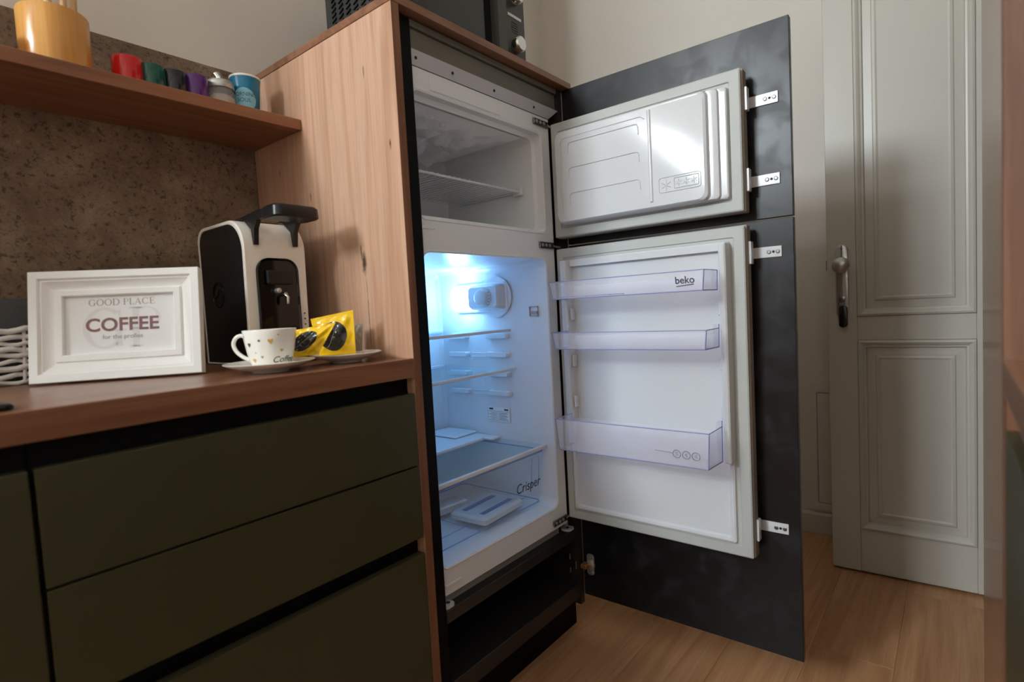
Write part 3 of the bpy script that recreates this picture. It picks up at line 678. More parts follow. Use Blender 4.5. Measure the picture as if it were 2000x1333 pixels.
# ------------------------------------------------------------------ microwave on top
MX0, MX1, MY0, MY1, MZ0, MZ1 = 0.125, 0.582, 0.10, 0.40, 1.640, 1.905
MW = thing('microwave', 'black microwave oven standing on top of the fridge housing', 'microwave', ((MX0+MX1)/2, 0.25, 1.627))
sbox('body', M_mwbody, MW, MX0, MX1, MY0+0.014, MY1, MZ0, MZ1, bev=0.003)
dm = sbox('oven_door', M_blackgl, MW, MX0, 0.466, MY0, MY0+0.0135, MZ0+0.002, MZ1, bev=0.002)
sbox('window', M_mwglass, dm, MX0+0.012, 0.402, MY0-0.0012, MY0-0.0002, MZ0+0.028, MZ1-0.02)
bm = bm_new(); loft(bm, [ring(0.430, 0.466, MZ0+0.020, MZ1-0.02, 0.012, d, XZ, 5) for d in (MY0-0.0002, MY0-0.022, MY0-0.026)], True, True); obj('door_handle', bm, M_mwpanel, dm, smooth=40)
cp = sbox('control_panel', M_mwpanel, MW, 0.470, MX1, MY0+0.001, MY0+0.0135, MZ0+0.002, MZ1, bev=0.002)
bm = bm_new(); lathe(bm, [(0.023, MY0+0.001), (0.021, MY0-0.020), (0.018, MY0-0.023), (0.001, MY0-0.0235)], (0.534, 0, 1.728), 32, 'Y'); obj('knob', bm, M_chrome, cp, smooth=40)
bm = bm_new(); lathe(bm, [(0.023, MY0+0.001), (0.021, MY0-0.020), (0.018, MY0-0.023), (0.001, MY0-0.0235)], (0.534, 0, 1.86), 32, 'Y'); obj('knob', bm, M_chrome, cp, smooth=40)
sbox('display_strip', M_card, cp, 0.505, 0.565, MY0-0.0002, MY0+0.0009, 1.803, 1.811)
for k in range(5): sbox('panel_mark', M_inkk, cp, 0.520, 0.548, MY0+0.0002, MY0+0.0009, 1.763+k*0.0065, 1.765+k*0.0065)
bm = bm_new()
loft(bm, [[(MX0-0.0002, 0.3695, 1.700), (MX0-0.0002, 0.3525, 1.7055), (MX0-0.0002, 0.3525, 1.7105), (MX0-0.0002, 0.3695, 1.705)], [(MX0-0.003, 0.3695, 1.7005), (MX0-0.004, 0.3525, 1.706), (MX0-0.004, 0.3525, 1.7095), (MX0-0.003, 0.3695, 1.704)]], True, True)
v0 = obj('vent_louver', bm, M_blackgl, MW)
for i in range(8):
    for j in range(9):
        if i or j: clone(v0, MW, (0, -0.030*i, 0.0125*j))
bm = bm_new()
for a, b in ((0.15, 0.13), (0.55, 0.13), (0.15, 0.37), (0.55, 0.37)): lathe(bm, [(0.012, 1.6268), (0.012, 1.6399)], (a, b, 0), 16)
obj('feet', bm, M_blackpl, MW)

# ------------------------------------------------------------------ coffee corner
# picture frame
PF = thing('picture_frame', 'white moulded picture frame with coffee card leaning on worktop', 'picture frame', (-0.4145, 0.3146, 0.9015), (math.radians(-8), 0, math.radians(-38.5)))
FW, FH = 0.273, 0.197
bm = bm_new()
def pf(i, d, r=0.0006): return [(u, -d, v) for u, v in rr(-FW/2+i, FW/2-i, i, FH-i*0.92, r, 1)]
loft(bm, [pf(0.004, 0.0), pf(0, 0.001), pf(0, 0.021), pf(0.001, 0.022), pf(0.0135, 0.022), pf(0.0150, 0.0205), pf(0.0165, 0.0170), pf(0.019, 0.0175), pf(0.024, 0.0125), pf(0.032, 0.0075), pf(0.0350, 0.0075), pf(0.0365, 0.0110), pf(0.0460, 0.0110), pf(0.0475, 0.0095), pf(0.0475, 0.003)], False, False)
quad(bm, pf(0.004, 0.0)[0::2][:4]) if False else None
obj('moulding', bm, M_frame, PF, local=True, smooth=25)
bm = bm_new(); box(bm, -FW/2+0.005, FW/2-0.005, -0.0028, -0.0002, 0.005, FH-0.005); cd_ = obj('card', bm, M_card, PF, local=True)
PC = lambda dx, dz: (lambda u, v, d: (dx+u, -0.0031-d, dz+v))
cz = FH/2 + 0.002
def serif(word, h, track):
    """serif capitals as flat polygons: list of 2D polygons, centred"""
    T, t = 0.15*h, 0.045*h
    def ring_(cx, w, a0, a1, n=28):
        o_, i_ = [], []
        for k in range(n+1):
            a = math.radians(a0+(a1-a0)*k/n)
            o_.append((cx+w/2*math.cos(a), h/2+h/2*1.02*math.sin(a))); i_.append((cx+(w/2-T)*math.cos(a), h/2+(h/2-t)*math.sin(a)))
        return [[o_[k], o_[k+1], i_[k+1], i_[k]] for k in range(n)]
    R = lambda x0, x1, y0, y1: [[(x0, y0), (x1, y0), (x1, y1), (x0, y1)]]
    def stem(x): return R(x, x+T, 0, h) + R(x-T*0.5, x+T*1.5, 0, t) + R(x-T*0.5, x+T*1.5, h-t, h)
    out, x = [], 0.0
    for ch in word:
        g = []; T0 = T*0.5
        if ch == ' ': x += 0.42*h; continue
        if ch == 'O': w = 1.0*h; g = ring_(w/2, w, 0, 360)
        elif ch in 'CG':
            w = 0.95*h; g = ring_(w/2, w, 48, 312) + [[(w*0.80, h*0.90), (w*0.87, h*0.98), (w*0.87, h*0.66), (w*0.84, h*0.66)]]
            if ch == 'G': g += R(w*0.74, w*0.74+T, h*0.04, h*0.44) + R(w*0.66, w*1.0, h*0.42, h*0.42+t)
            else: g += [[(w*0.80, h*0.10), (w*0.87, h*0.02), (w*0.87, h*0.30), (w*0.84, h*0.30)]]
        elif ch == 'D': w = 0.95*h; g = stem(T0) + [[(a*1.0 if a > 0.3*h else 0.3*h, b) for a, b in q] for q in ring_(w*0.45, w*1.1, -90, 90)] + R(T0, 0.5*w, 0, t) + R(T0, 0.5*w, h-t, h)
        elif ch == 'P':
            w = 0.72*h; g = stem(T0) + R(T0, 0.36*h, h-t, h) + R(T0, 0.36*h, h*0.44, h*0.44+t)
            g += [[(0.36*h + (a-w*0)*0.62, h*0.72 + (b-h/2)*0.56) for a, b in q] for q in ring_(0, h*1.1, -90, 90)]
        elif ch == 'L': w = 0.66*h; g = stem(T0) + R(T0, w, 0, t) + R(w-t, w, 0, h*0.26)
        elif ch == 'E': w = 0.70*h; g = stem(T0) + R(T0, w, 0, t) + R(T0, w*0.95, h-t, h) + R(T0, w*0.8, h*0.48, h*0.48+t) + R(w-t, w, 0, h*0.24) + R(w*0.95-t, w*0.95, h*0.76, h) + R(w*0.8-t, w*0.8, h*0.38, h*0.62)
        elif ch == 'A': w = 0.92*h; g = [[(w*0.08, 0), (w*0.08+t*1.3, 0), (w*0.5, h*0.95), (w*0.47, h*1.02)], [(w*0.78-T*0.3, 0), (w*0.78+T*0.9, 0), (w*0.52, h*1.02), (w*0.45, h*0.95)]] + R(w*0.22, w*0.72, h*0.3, h*0.3+t) + R(0, w*0.22, 0, t*0.8) + R(w*0.66, w*1.02, 0, t*0.8)
        out += [[(a+x, b) for a, b in q] for q in g]; x += w + track*h
    x -= track*h
    return [[(a-x/2, b-h/2) for a, b in q] for q in out]
def serif_text(name, word, h, track, mtl, parent, dx, dz, d):
    bm = bm_new()
    for q in serif(word, h, track): quad(bm, [(dx+a, -0.0029-d, dz+b) for a, b in q])
    return obj(name, bm, mtl, parent, local=True)
serif_text('card_monogram', 'GP', 0.074, 0.06, M_inkl, cd_, 0.002, cz-0.007, 0.00005)
serif_text('card_heading', 'GOOD PLACE', 0.0118, 0.10, M_inkg, cd_, 0.002, cz+0.0405, 0.00018)
text('card_title', 'COFFEE', 0.0335, M_inkc, cd_, PC(0.002, cz-0.002), 0.00018, local=True, xs=1.03, offset=0.0007)
text('card_subtitle', 'for the profies', 0.0112, M_inkg, cd_, PC(0.002, cz-0.0235), 0.00015, local=True)
bm = bm_new(); extrude_poly(bm, [(0.0003, 0.150), (0.0028, 0.150), (0.066, 0.0105), (0.063, 0.0100)], -0.02, 0.02, YZ); obj('easel_back', bm, M_inkk, PF, local=True)

# coffee machine
CMX0, CMX1 = -0.202, -0.066
CM = thing('coffee_machine', 'capsule coffee machine, white shell with black sides and lever', 'coffee machine', (-0.134, 0.37, 0.90))
def arc(cx, cz, r, a0, a1, n): return [(cx+r*math.cos(math.radians(a0+(a1-a0)*k/n)), cz+r*math.sin(math.radians(a0+(a1-a0)*k/n))) for k in range(n+1)]
def cprof(i):
    """side outline (y, z) inset by i"""
    yb, yf, zb, zt = 0.478-i, 0.264+i, 0.9015+i*0.5, 1.206-i
    return [(yf+0.006, zb), (yb, zb)] + arc(yb-0.03, zt-0.03, 0.03, 0, 90, 6) + arc(yf+0.062, zt-0.062, 0.062, 90, 180, 9)
bm = bm_new()
# shell: band round the profile, hollow sides
def P3(pts, x): return [(x, a, b) for a, b in pts]
loft(bm, [P3(cprof(0.008), CMX0+0.006), P3(cprof(0.007), CMX0), P3(cprof(0.002), CMX0-0.0005), P3(cprof(0), CMX0+0.002), P3(cprof(0), CMX1-0.002), P3(cprof(0.002), CMX1+0.0005), P3(cprof(0.007), CMX1), P3(cprof(0.008), CMX1-0.006)], False, False)
shell = obj('shell', bm, M_cream, CM, smooth=35)
for xa, xb in ((CMX0+0.0005, CMX0+0.02), (CMX1-0.0005, CMX1-0.02)):
    bm = bm_new(); loft(bm, [P3(cprof(0.0085), xb), P3(cprof(0.0085), xa), P3(cprof(0.011), xa-(0.001 if xa < xb else -0.001))], True, True); sd = obj('side_panel', bm, M_blackpl, CM, smooth=35)
    if xa < xb:
        bm = bm_new(); lx = xa-0.0012
        tube(bm, [(lx, 0.392+0.026*math.cos(a), 1.054+0.027*math.sin(a)) for a in [2*PI*k/32 for k in range(32)]], 0.0014, 6, True)
        tube(bm, [(lx, 0.392+0.020*math.cos(a), 1.056+0.021*math.sin(a)) for a in [2*PI*k/32 for k in range(32)]], 0.0008, 6, True)
        tube(bm, [(lx, 0.376, 1.062), (lx, 0.388, 1.066), (lx, 0.394, 1.052), (lx, 0.408, 1.048)], 0.0016, 6)
        obj('emblem', bm, M_blackgl, sd, smooth=50)
# black coffee bay let into the front
bm = bm_new()
def bay(i, y): return [(u, y, v) for u, v in rr(-0.178+i, -0.089-i, 0.93+i, 1.122-i, 0.026-min(i, 0.01), 8)]
loft(bm, [bay(-0.002, 0.2655), bay(-0.002, 0.2610), bay(0.0, 0.2600), bay(0.003, 0.2630)], True, True)
by = obj('coffee_bay', bm, M_blackgl, CM, smooth=40)
sbox('brew_head', M_blackpl, by, -0.162, -0.105, 0.252, 0.2625, 1.068, 1.098, bev=0.003, seg=2)
bm = bm_new(); lathe(bm, [(0.0055, 0.262), (0.0055, 0.250), (0.003, 0.248)], (-0.140, 0, 1.055), 16, 'Y'); obj('screw', bm, M_steel, by, smooth=40)
bm = bm_new(); tube(bm, [(-0.127, 0.262, 1.047), (-0.127, 0.248, 1.047), (-0.127, 0.243, 1.040), (-0.127, 0.243, 1.026)], [0.0045, 0.0045, 0.0045, 0.003], 12); obj('spout', bm, M_chrome, by, smooth=50)
sbox('drip_tray', M_blackpl, CM, -0.182, -0.086, 0.215, 0.2595, 0.9015, 0.925, bev=0.003, seg=2)
bm = bm_new()
for k in range(3): lathe(bm, [(0.0018, 0.2636), (0.0018, 0.2625)], (-0.078, 0, 1.005-0.012*k), 8, 'Y')
obj('button', bm, M_inkk, CM)
# lever
bm = bm_new(); loft(bm, [[(u, v, d) for u, v in rr(-0.183+i, -0.083-i, 0.163+i, 0.228-i, 0.014, 5)] for d, i in ((1.196, 0.003), (1.199, 0), (1.217, 0.001), (1.221, 0.004))], True, True)
lv = obj('lever', bm, M_blackpl, CM, smooth=35)
for xx in (-0.182, -0.095):
    bm = bm_new(); extrude_poly(bm, [(0.2585, 1.150), (0.2630, 1.150), (0.268, 1.182), (0.300, 1.2072), (0.322, 1.2100), (0.225, 1.2180), (0.205, 1.2010), (0.242, 1.1975), (0.2535, 1.182)], xx, xx+0.010, YZ); obj('lever_arm', bm, M_blackpl, lv)
sbox('capsule_hatch', M_blackpl, CM, -0.183, -0.085, 0.33, 0.41, 1.2062, 1.2105, bev=0.002)

# cups and saucers
def saucer(cx, cy, R, label):
    s = thing('saucer', label, 'saucer', (cx, cy, 0.9), group=None)
    bm = bm_new(); k = R/0.0775
    lathe(bm, [(0.001, 0.003), (0.026*k, 0.003), (0.027*k, 0.0005), (0.031*k, 0.0005), (0.033*k, 0.004), (0.055*k, 0.009), (0.0765*k, 0.0175), (0.0775*k, 0.0188), (0.0765*k, 0.0194), (0.055*k, 0.0120), (0.034*k, 0.0070), (0.001, 0.0062)], (0, 0, 0), 56)
    obj('dish', bm, M_porc, s, smooth=50, local=True); return s
s1 = saucer(-0.25, 0.10, 0.0775, 'white porcelain saucer under the patterned cup')
s2 = saucer(-0.09, 0.10, 0.0705, 'white porcelain saucer with heart print under yellow sachet, nearest the fridge housing')
CP = (-0.245, 0.103); CZ = 0.9072
cup = thing('coffee_cup', 'white porcelain cup printed with small gold and dark motifs', 'cup', (CP[0], CP[1], CZ))
prof = [(0.024, 0.0), (0.0275, 0.0), (0.031, 0.003), (0.0355, 0.012), (0.0398, 0.030), (0.0432, 0.050), (0.0455, 0.0685)]
bm = bm_new(); lathe(bm, [(0.001, 0.0015)] + prof + [(0.0452, 0.0695), (0.0442, 0.0688), (0.0418, 0.050), (0.0378, 0.030), (0.033, 0.014), (0.001, 0.008)], (0, 0, 0), 56)
cb = obj('bowl', bm, M_porc, cup, smooth=50, local=True)
hd = Vector((-0.66, 0.75, 0)).normalized()
def smooth_path(p, k=6):
    out = []
    for i in range(len(p)-1):
        p0, p1, p2, p3 = [Vector(p[max(0, min(len(p)-1, i+j))]) for j in (-1, 0, 1, 2)]
        for q in range(k):
            t = q/k; out.append(0.5*((2*p1) + (p2-p0)*t + (2*p0-5*p1+4*p2-p3)*t*t + (3*p1-p0-3*p2+p3)*t**3))
    return out + [Vector(p[-1])]
bm = bm_new(); hp = smooth_path([tuple(hd*a + Vector((0, 0, b))) for a, b in ((0.0410, 0.055), (0.0505, 0.0605), (0.0605, 0.0565), (0.0655, 0.045), (0.0605, 0.0315), (0.048, 0.0205), (0.033, 0.0135))])
side = hd.cross(Vector((0, 0, 1))); rgs = []
for i, q in enumerate(hp):
    t = (hp[min(i+1, len(hp)-1)] - hp[max(i-1, 0)]).normalized(); nn = side.cross(t)
    rgs.append([tuple(q + side*0.0036*math.cos(2*PI*k/12) + nn*0.0036*math.sin(2*PI*k/12)) for k in range(12)])
loft(bm, rgs, True, True)
obj('handle', bm, M_porc, cup, smooth=60, local=True)
def crad(z):
    for (r0, h0), (r1, h1) in zip(prof[1:], prof[2:]):
        if h0 <= z <= h1: return r0 + (r1-r0)*(z-h0)/(h1-h0)
    return prof[-1][0]
camdir = math.atan2(-0.63, -0.78)
def decal(name, aoff, z, shape, mtl, sc):
    bm = bm_new(); a0 = camdir + aoff; top, bot = [], []
    for u, v in shape:
        r = crad(z+v*sc) ; a = a0 + u*sc/r
        top.append(((r+0.0005)*math.cos(a), (r+0.0005)*math.sin(a), z+v*sc)); bot.append(((r-0.0003)*math.cos(a), (r-0.0003)*math.sin(a), z+v*sc))
    loft(bm, [bot, top], False, True); obj(name, bm, mtl, cup, local=True)
heart = [(0, -1), (0.7, -0.2), (0.95, 0.35), (0.7, 0.8), (0.3, 0.8), (0, 0.45), (-0.3, 0.8), (-0.7, 0.8), (-0.95, 0.35), (-0.7, -0.2)]
dot = [(math.cos(2*PI*k/12), math.sin(2*PI*k/12)) for k in range(12)]
for a_, z_, sh_, mt_, sc_ in ((0.42, 0.049, heart, M_gold, 0.0050), (-0.02, 0.051, dot, M_brownp, 0.0019), (-0.52, 0.044, heart, M_brownp, 0.0040), (-0.85, 0.058, heart, M_inkg, 0.0026), (0.86, 0.032, heart, M_gold, 0.0032), (-0.42, 0.016, heart, M_gold, 0.0040), (0.02, 0.022, heart, M_inkg, 0.0026), (0.72, 0.060, dot, M_gold, 0.0016), (-0.25, 0.030, dot, M_gold, 0.0012)):
    decal('printed_motif', a_, z_, sh_, mt_, sc_)
def cyl_map(aoff, z, rad):
    def f(u, v, d):
        r = rad(z+v) + 0.0004 + d; a = camdir + aoff + u/rad(z+v); return (r*math.cos(a), r*math.sin(a), z+v)
    return f
text('printed_word', 'Coffee', 0.0155, M_inkk, cup, cyl_map(1.02, 0.0155, crad), 0.0002, local=True, shear=0.25)
for k, (a_, r_) in enumerate(((-0.2, 0.060), (0.25, 0.058), (0.75, 0.061), (1.3, 0.058), (-0.7, 0.060))):
    bm = bm_new(); rr_ = r_*0.91; lathe(bm, [(0.0022, 0.0122), (0.0022, 0.0142)], (rr_*math.cos(a_), rr_*math.sin(a_), 0), 10); obj('printed_motif', bm, (M_brownp, M_inkg, M_brownp, M_gold, M_inkk)[k], s2, local=True)

# sachets: pillow shaped packets between four corners
def sachet(label, corners, puff, mtl, blob, dk=0.62, nrm=None, name='coffee_sachet'):
    a, b, c_, d_ = [Vector(q) for q in corners]     # bl, br, tr, tl
    org = (a+b)/2
    t = thing(name, label, 'sachet', org, group=None)
    n_ = ((b-a).cross(d_-a)).normalized()
    if n_.dot(Vector((-0.78, -0.63, 0))) < 0: n_ = -n_
    K = 22; rnd = random.Random(len(label))
    ph = rnd.random()*6
    def P(u, v, s, off=0.0):
        base = a*(1-u)*(1-v) + b*u*(1-v) + c_*u*v + d_*(1-u)*v
        e = min(u, 1-u, v, 1-v)
        h = puff*(min(1, max(0, (e-0.09))/0.30))**0.8
        cr = 0.0017*math.sin(u*23+ph+3*v)*math.sin(v*19+ph) * min(1, e*9)
        zig = 0.0
        return base + n_*(s*(h+0.0006) + cr + off)
    bm = bm_new()
    gr = {}
    for s in (1, -1):
        for i in range(K+1):
            for j in range(K+1): gr[s, i, j] = bm.verts.new(P(i/K, j/K, s))
        for i in range(K):
            for j in range(K): bm.faces.new((gr[s, i, j], gr[s, i+1, j], gr[s, i+1, j+1], gr[s, i, j+1]))
    for i in range(K):
        for e in ((i, 0, i+1, 0), (i, K, i+1, K), (0, i, 0, i+1), (K, i, K, i+1)):
            bm.faces.new((gr[1, e[0], e[1]], gr[1, e[2], e[3]], gr[-1, e[2], e[3]], gr[-1, e[0], e[1]]))
    obj('packet', bm, mtl, t, smooth=70)
    if blob:
        uc, vc, ru, rv, an = blob
        bm = bm_new(); rings = []
        for q in range(0, 9):
            rg_ = []
            for k in range(36):
                al = 2*PI*k/36; x_, y_ = ru*q/8*math.cos(al), rv*q/8*math.sin(al)
                rg_.append(tuple(P(uc + x_*math.cos(an)-y_*math.sin(an), vc + x_*math.sin(an)+y_*math.cos(an), 1, 0.0006)))
            if q == 0: rg_ = [(x+1e-6*math.cos(k), y_2, z) for k, (x, y_2, z) in enumerate(rg_)]
            rings.append(rg_)
        loft(bm, rings, True, False); pb = obj('bean_print', bm, M_blackfoil, t, smooth=70)
        bm = bm_new(); tube(bm, [tuple(P(uc+ru*0.85*w*math.cos(an), vc+ru*0.85*w*math.sin(an)-0.02+0.04*math.sin(3*w), 1, 0.0012)) for w in [-1+2*i/10 for i in range(11)]], 0.0005, 5); obj('bean_crease', bm, M_greyfoil, t)
        def tm(u, v, d): return tuple(P(uc-0.0 + u*math.cos(0.45) - v*math.sin(0.45), vc+rv*0.45 + u*math.sin(0.45) + v*math.cos(0.45), 1, 0.0013+d))
    return t
sachet('yellow coffee sachet with black bean print leaning against the patterned cup', [(-0.188, 0.141, 0.9185), (-0.154, 0.099, 0.922), (-0.127, 0.073, 0.982), (-0.178, 0.135, 0.971)], 0.0085, M_yellow, (0.36, 0.52, 0.36, 0.33, 0.55))
sachet('larger yellow coffee sachet standing upright on saucer nearest fridge housing', [(-0.116, 0.155, 0.9150), (-0.069, 0.097, 0.9150), (-0.066, 0.101, 1.005), (-0.122, 0.169, 0.991)], 0.0100, M_yellow, (0.47, 0.46, 0.37, 0.34, 0.9))
sachet('plain grey packet standing behind the upright yellow sachet', [(-0.060, 0.166, 0.9175), (-0.030, 0.129, 0.9175), (-0.025, 0.128, 0.976), (-0.052, 0.162, 0.978)], 0.002, M_greyfoil, None)

# white wicker basket with cloth, slim black device
WB = thing('wicker_basket', 'white wicker basket behind the picture frame at left edge', 'basket', (-0.68, 0.505, 0.9005))
def bpath(e, z, wob, ph):
    pts = []
    for k, (u, v) in enumerate(rr(-0.85-e, -0.472+e, 0.458-e, 0.56+e*0.3, 0.02, 4)): pts.append((u, v, z))
    out = []
    for k in range(len(pts)):
        a, b = Vector(pts[k]), Vector(pts[(k+1) % len(pts)]); n = max(1, int((b-a).length/0.011))
        for i in range(n):
            q = a.lerp(b, i/n); out.append((q.x, q.y - wob*math.sin((q.x+q.y)*150+ph), q.z + 0.0022*math.sin(q.x*61+ph*2.3) + 0.0015*math.sin(q.x*143+ph*5)))
    return out
for k in range(9):
    bm = bm_new(); tube(bm, bpath(0.006*k/8, 0.9075+0.0115*k, 0.0035, k*PI), 0.0041 + 0.0008*(k % 3), 6, True); obj('weave_strand', bm, M_wick, WB, smooth=70)
for x_, y_ in [(-0.482-0.045*i, 0.455) for i in range(8)] + [(-0.470, 0.47+0.035*i) for i in range(3)]:
    bm = bm_new(); tube(bm, [(x_, y_, 0.9035), (x_+0.003, y_-0.001, 0.95), (x_+0.006, y_-0.002, 1.006)], 0.003, 6); obj('stake', bm, M_wick, WB, smooth=70)
sbox('basket_floor', M_wick, WB, -0.84, -0.482, 0.468, 0.552, 0.901, 0.906)
cl = sbox('folded_cloth', M_cloth, None, -0.83, -0.488, 0.480, 0.545, 0.9065, 1.058, bev=0.012, seg=3, smooth=60)
cl['label'] = 'charcoal grey cloth folded inside the white wicker basket'; cl['category'] = 'cloth'
bm = bm_new(); loft(bm, [[(u, v, d) for u, v in rr(-0.77+i, -0.610-i, 0.022+i, 0.088-i, 0.010, 5)] for d, i in ((0.9002, 0.0015), (0.902, 0), (0.906, 0), (0.908, 0.0015))], True, True)
ph = obj('black_device', bm, M_blackgl, None, smooth=40); ph['label'] = 'slim black flat device on the worktop, cut by the left edge'; ph['category'] = 'device'

# ------------------------------------------------------------------ things on the shelf
SZ = 1.4647
def lacquer(x, mtl, label, r=0.0275, h=0.072):
    t = thing('espresso_cup', label, 'cup', (x, 0.447, SZ), group='small lacquered cups on the shelf')
    bm = bm_new(); lathe(bm, [(0.001, 0.002), (r*0.86, 0.0), (r*0.9, 0.001), (r*0.985, h*0.5), (r, h-0.001), (r-0.001, h), (r-0.0025, h-0.001), (r*0.84, 0.006), (0.001, 0.005)], (0, 0, 0), 40)
    obj('cup_body', bm, mtl, t, smooth=50, local=True)
    return t
lacquer(-0.320, M_red, 'glossy red cup on the oak-look shelf', h=0.073)
lacquer(-0.2765, M_green, 'glossy dark green cup on the oak-look shelf', 0.0262, 0.0700)
lacquer(-0.2340, M_navy, 'glossy black cup on the oak-look shelf', 0.0262, 0.0700)
lacquer(-0.1905, M_purple, 'glossy purple cup on the oak-look shelf', 0.0262, 0.0730)
lacquer(-0.5435, M_orange, 'orange cup at the left end of the shelf, cut by photo edge', 0.0275, 0.066)
# sugar dispenser
SD = thing('sugar_dispenser', 'glass sugar dispenser with steel lid and spout between purple and teal cups', 'dispenser', (-0.136, 0.447, SZ))
bm = bm_new(); lathe(bm, [(0.001, 0.002), (0.028, 0.0), (0.0305, 0.004), (0.0305, 0.048), (0.027, 0.058), (0.025, 0.060)], (0, 0, 0), 40, cap1=False); obj('glass_jar', bm, M_jar, SD, smooth=50, local=True)
bm = bm_new(); lathe(bm, [(0.001, 0.004), (0.028, 0.005), (0.0285, 0.040), (0.020, 0.047), (0.001, 0.049)], (0, 0, 0), 32); obj('sugar', bm, M_sugar, SD, smooth=50, local=True)
bm = bm_new(); lathe(bm, [(0.0285, 0.0605), (0.0292, 0.062), (0.0292, 0.074), (0.027, 0.0775), (0.010, 0.0785), (0.001, 0.0788)], (0, 0, 0), 40); obj('lid', bm, M_steel, SD, smooth=40, local=True)
bm = bm_new(); tube(bm, [(-0.001, 0, 0.078), (-0.003, 0, 0.088), (-0.006, 0.002, 0.0975)], [0.0085, 0.008, 0.007], 16); obj('spout', bm, M_chrome, SD, smooth=50, local=True)
# teal cup with printed roundel
TR = 0.0335
TP = thing('teal_cup', 'tapered teal cup with white rim and pale blue print beside the fridge housing', 'cup', (-0.078, 0.447, SZ))
def trad(z): return 0.0255 + (TR-0.0255)*min(1, max(0, z/0.098))
bm = bm_new(); lathe(bm, [(0.001, 0.002), (0.0245, 0.0), (0.0255, 0.001), (trad(0.05), 0.05), (TR, 0.098), (TR-0.0012, 0.1022), (TR-0.004, 0.1015), (trad(0.05)-0.004, 0.05), (0.021, 0.006), (0.001, 0.005)], (0, 0, 0), 44); obj('cup_body', bm, M_teal, TP, smooth=50, local=True)
bm = bm_new(); lathe(bm, [(TR+0.0003, 0.0975), (TR+0.0012, 0.099), (TR+0.001, 0.102), (TR-0.0015, 0.1035), (TR-0.0045, 0.1022), (TR-0.0045, 0.0985)], (0, 0, 0), 44, cap0=False, cap1=False); obj('rim', bm, M_porc, TP, smooth=60, local=True)
bm = bm_new(); tp_, bt_ = [], []
for k in range(40):
    a = 2*PI*k/40; z_ = 0.045 + 0.026*math.sin(a); r_ = trad(z_); al = camdir + 0.28 + 0.026*math.cos(a)/r_
    tp_.append(((r_+0.0008)*math.cos(al), (r_+0.0008)*math.sin(al), z_))
rg2 = []
for q in (1.0, 0.8, 0.6, 0.4, 0.2, 0.01):
    rg_ = []
    for k in range(40):
        a = 2*PI*k/40; z_ = 0.045 + 0.026*q*math.sin(a); r_ = trad(z_); al = camdir + 0.28 + 0.026*q*math.cos(a)/r_
        rg_.append(((r_+0.0008)*math.cos(al), (r_+0.0008)*math.sin(al), z_))
    rg2.append(rg_)
loft(bm, rg2, False, True); rl = obj('printed_roundel', bm, M_paleb, TP, smooth=60, local=True)
M_tealink = mat('teal_ink', (20, 92, 118), 0.5)
text('roundel_lettering', 'MORNING', 0.0125, M_tealink, rl, cyl_map(0.28, 0.056, lambda z: trad(z)+0.0006), 0.0001, local=True, xs=0.92)
text('roundel_lettering', 'SOUL', 0.0125, M_tealink, rl, cyl_map(0.28, 0.043, lambda z: trad(z)+0.0006), 0.0001, local=True)
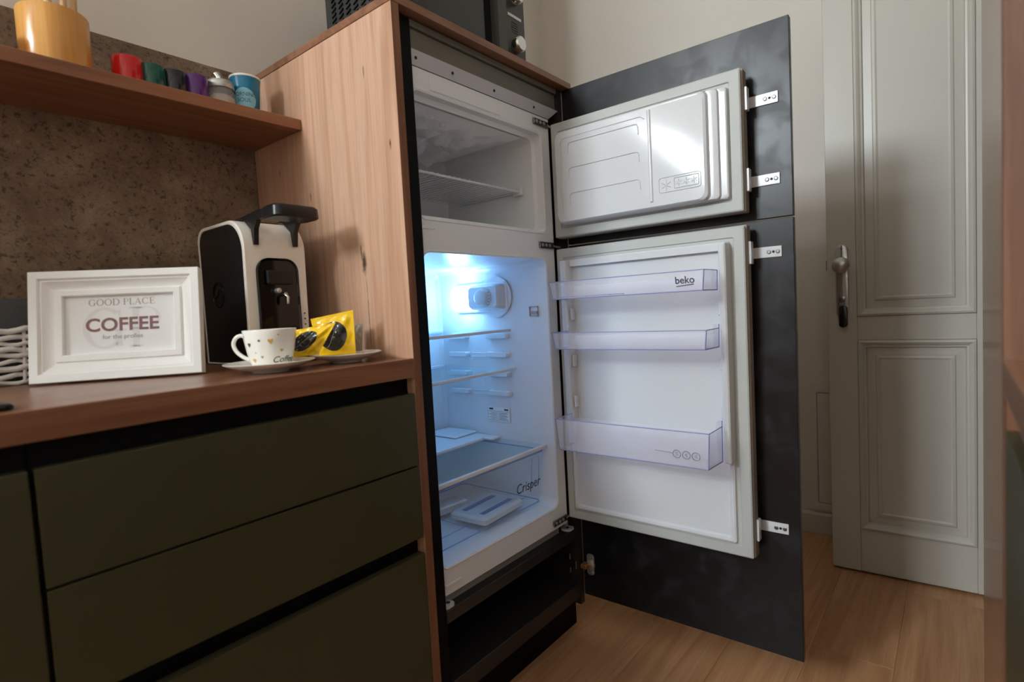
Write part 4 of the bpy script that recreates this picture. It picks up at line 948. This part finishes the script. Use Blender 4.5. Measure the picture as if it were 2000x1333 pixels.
# bamboo holder with wooden utensils
BR = 0.0545
BH = thing('utensil_holder', 'bamboo cylinder holding wooden utensils at left of the shelf', 'holder', (-0.434, 0.45, SZ))
bm = bm_new(); lathe(bm, [(0.001, 0.004), (BR-0.001, 0.0), (BR, 0.002), (BR, 0.116), (BR-0.001, 0.118), (BR-0.006, 0.118), (BR-0.007, 0.116), (BR-0.007, 0.010), (0.001, 0.010)], (0, 0, 0), 56); obj('tube', bm, M_bamboo, BH, smooth=40, local=True)
for k, (dx, dy, tx, ty, L_, desc) in enumerate(((-0.030, -0.012, -0.010, -0.004, 0.24, 'leftmost'), (-0.012, -0.028, -0.004, -0.008, 0.26, 'second'), (0.010, -0.030, 0.004, -0.010, 0.25, 'third'), (0.028, -0.018, 0.010, -0.004, 0.27, 'fourth'), (0.036, 0.008, 0.012, 0.006, 0.23, 'rightmost'))):
    u = thing('wooden_spoon', '%s wooden spoon handle in the bamboo holder' % desc, 'spoon', (-0.434+dx*0.8, 0.45+dy*0.8, SZ+0.0115), group='wooden utensils in the holder')
    bm = bm_new(); tube(bm, [(0, 0, 0), (tx*0.5, ty*0.5, L_*0.5), (tx, ty, L_)], [0.006, 0.0062, 0.0055], 10); obj('handle', bm, M_stick, u, smooth=60, local=True)
    bm = bm_new(); lathe(bm, [(0.001, 0), (0.014, 0.010), (0.021, 0.030), (0.017, 0.052), (0.001, 0.062)], (0, 0, 0), 20)
    bmesh.ops.scale(bm, vec=(1, 0.3, 1), verts=bm.verts[:]); bmesh.ops.translate(bm, vec=(tx, ty, L_-0.004), verts=bm.verts[:]); obj('bowl', bm, M_stick, u, smooth=60, local=True)

# ------------------------------------------------------------------ kitchen run opposite (right edge of the photo)
OY = -0.905
ow = sbox('worktop', M_oak_x, None, -2.2, 0.1035, YF+0.002, OY, 0.8604, 0.90, bev=0.0012)
ow['label'] = 'oak-look worktop corner at the right edge above olive front'; ow['category'] = 'worktop'
ob = thing('base_cabinet', 'olive green base cabinet at the right edge under worktop corner', 'cabinet', (-0.2, -1.2, 0))
sbox('grip_profile', M_oak_x, ob, -0.548, 0.0565, OY-0.0285, OY-0.02, 0.79, 0.859)
sbox('carcass', M_black, ob, -0.55, 0.102, YF+0.003, OY-0.03, 0.10, 0.858)
sbox('cabinet_door', M_olive, ob, -0.548, 0.0565, OY-0.0195, OY, 0.102, 0.8275, bev=0.001)
sbox('end_strip', M_oak_e, ob, 0.0585, 0.1032, OY-0.0285, OY-0.0005, 0.0, 0.8595)
sbox('plinth', M_recess, ob, -0.55, 0.075, OY-0.09, OY-0.075, 0, 0.099)
ot = thing('tall_cabinet', 'tall oak-look cabinet seen edge-on along the right edge', 'cabinet', (0.44, -1.2, 0))
M_oak_far = wood('oak_decor_shaded', [(104, 72, 54), (122, 86, 66), (134, 98, 76)], 'Z', 0.42)  # oak decor in darker browns, standing for the dim light on this panel
sbox('side_panel', M_oak_far, ot, 0.104, 0.123, YF+0.003, OY, 0, 2.15, bev=0.0008)
M_front = wood('oak_front_satin', [(128, 88, 64), (150, 108, 82), (164, 122, 94)], 'Z', 0.22)
sbox('carcass', M_black, ot, 0.1235, 0.776, YF+0.003, OY-0.0205, 0.10, 2.149)
sbox('cabinet_door', M_front, ot, 0.126, 0.776, OY-0.0198, OY-0.0008, 0.102, 2.147, bev=0.001)
sbox('plinth', M_recess, ot, 0.1235, 0.776, OY-0.07, OY-0.055, 0, 0.099)
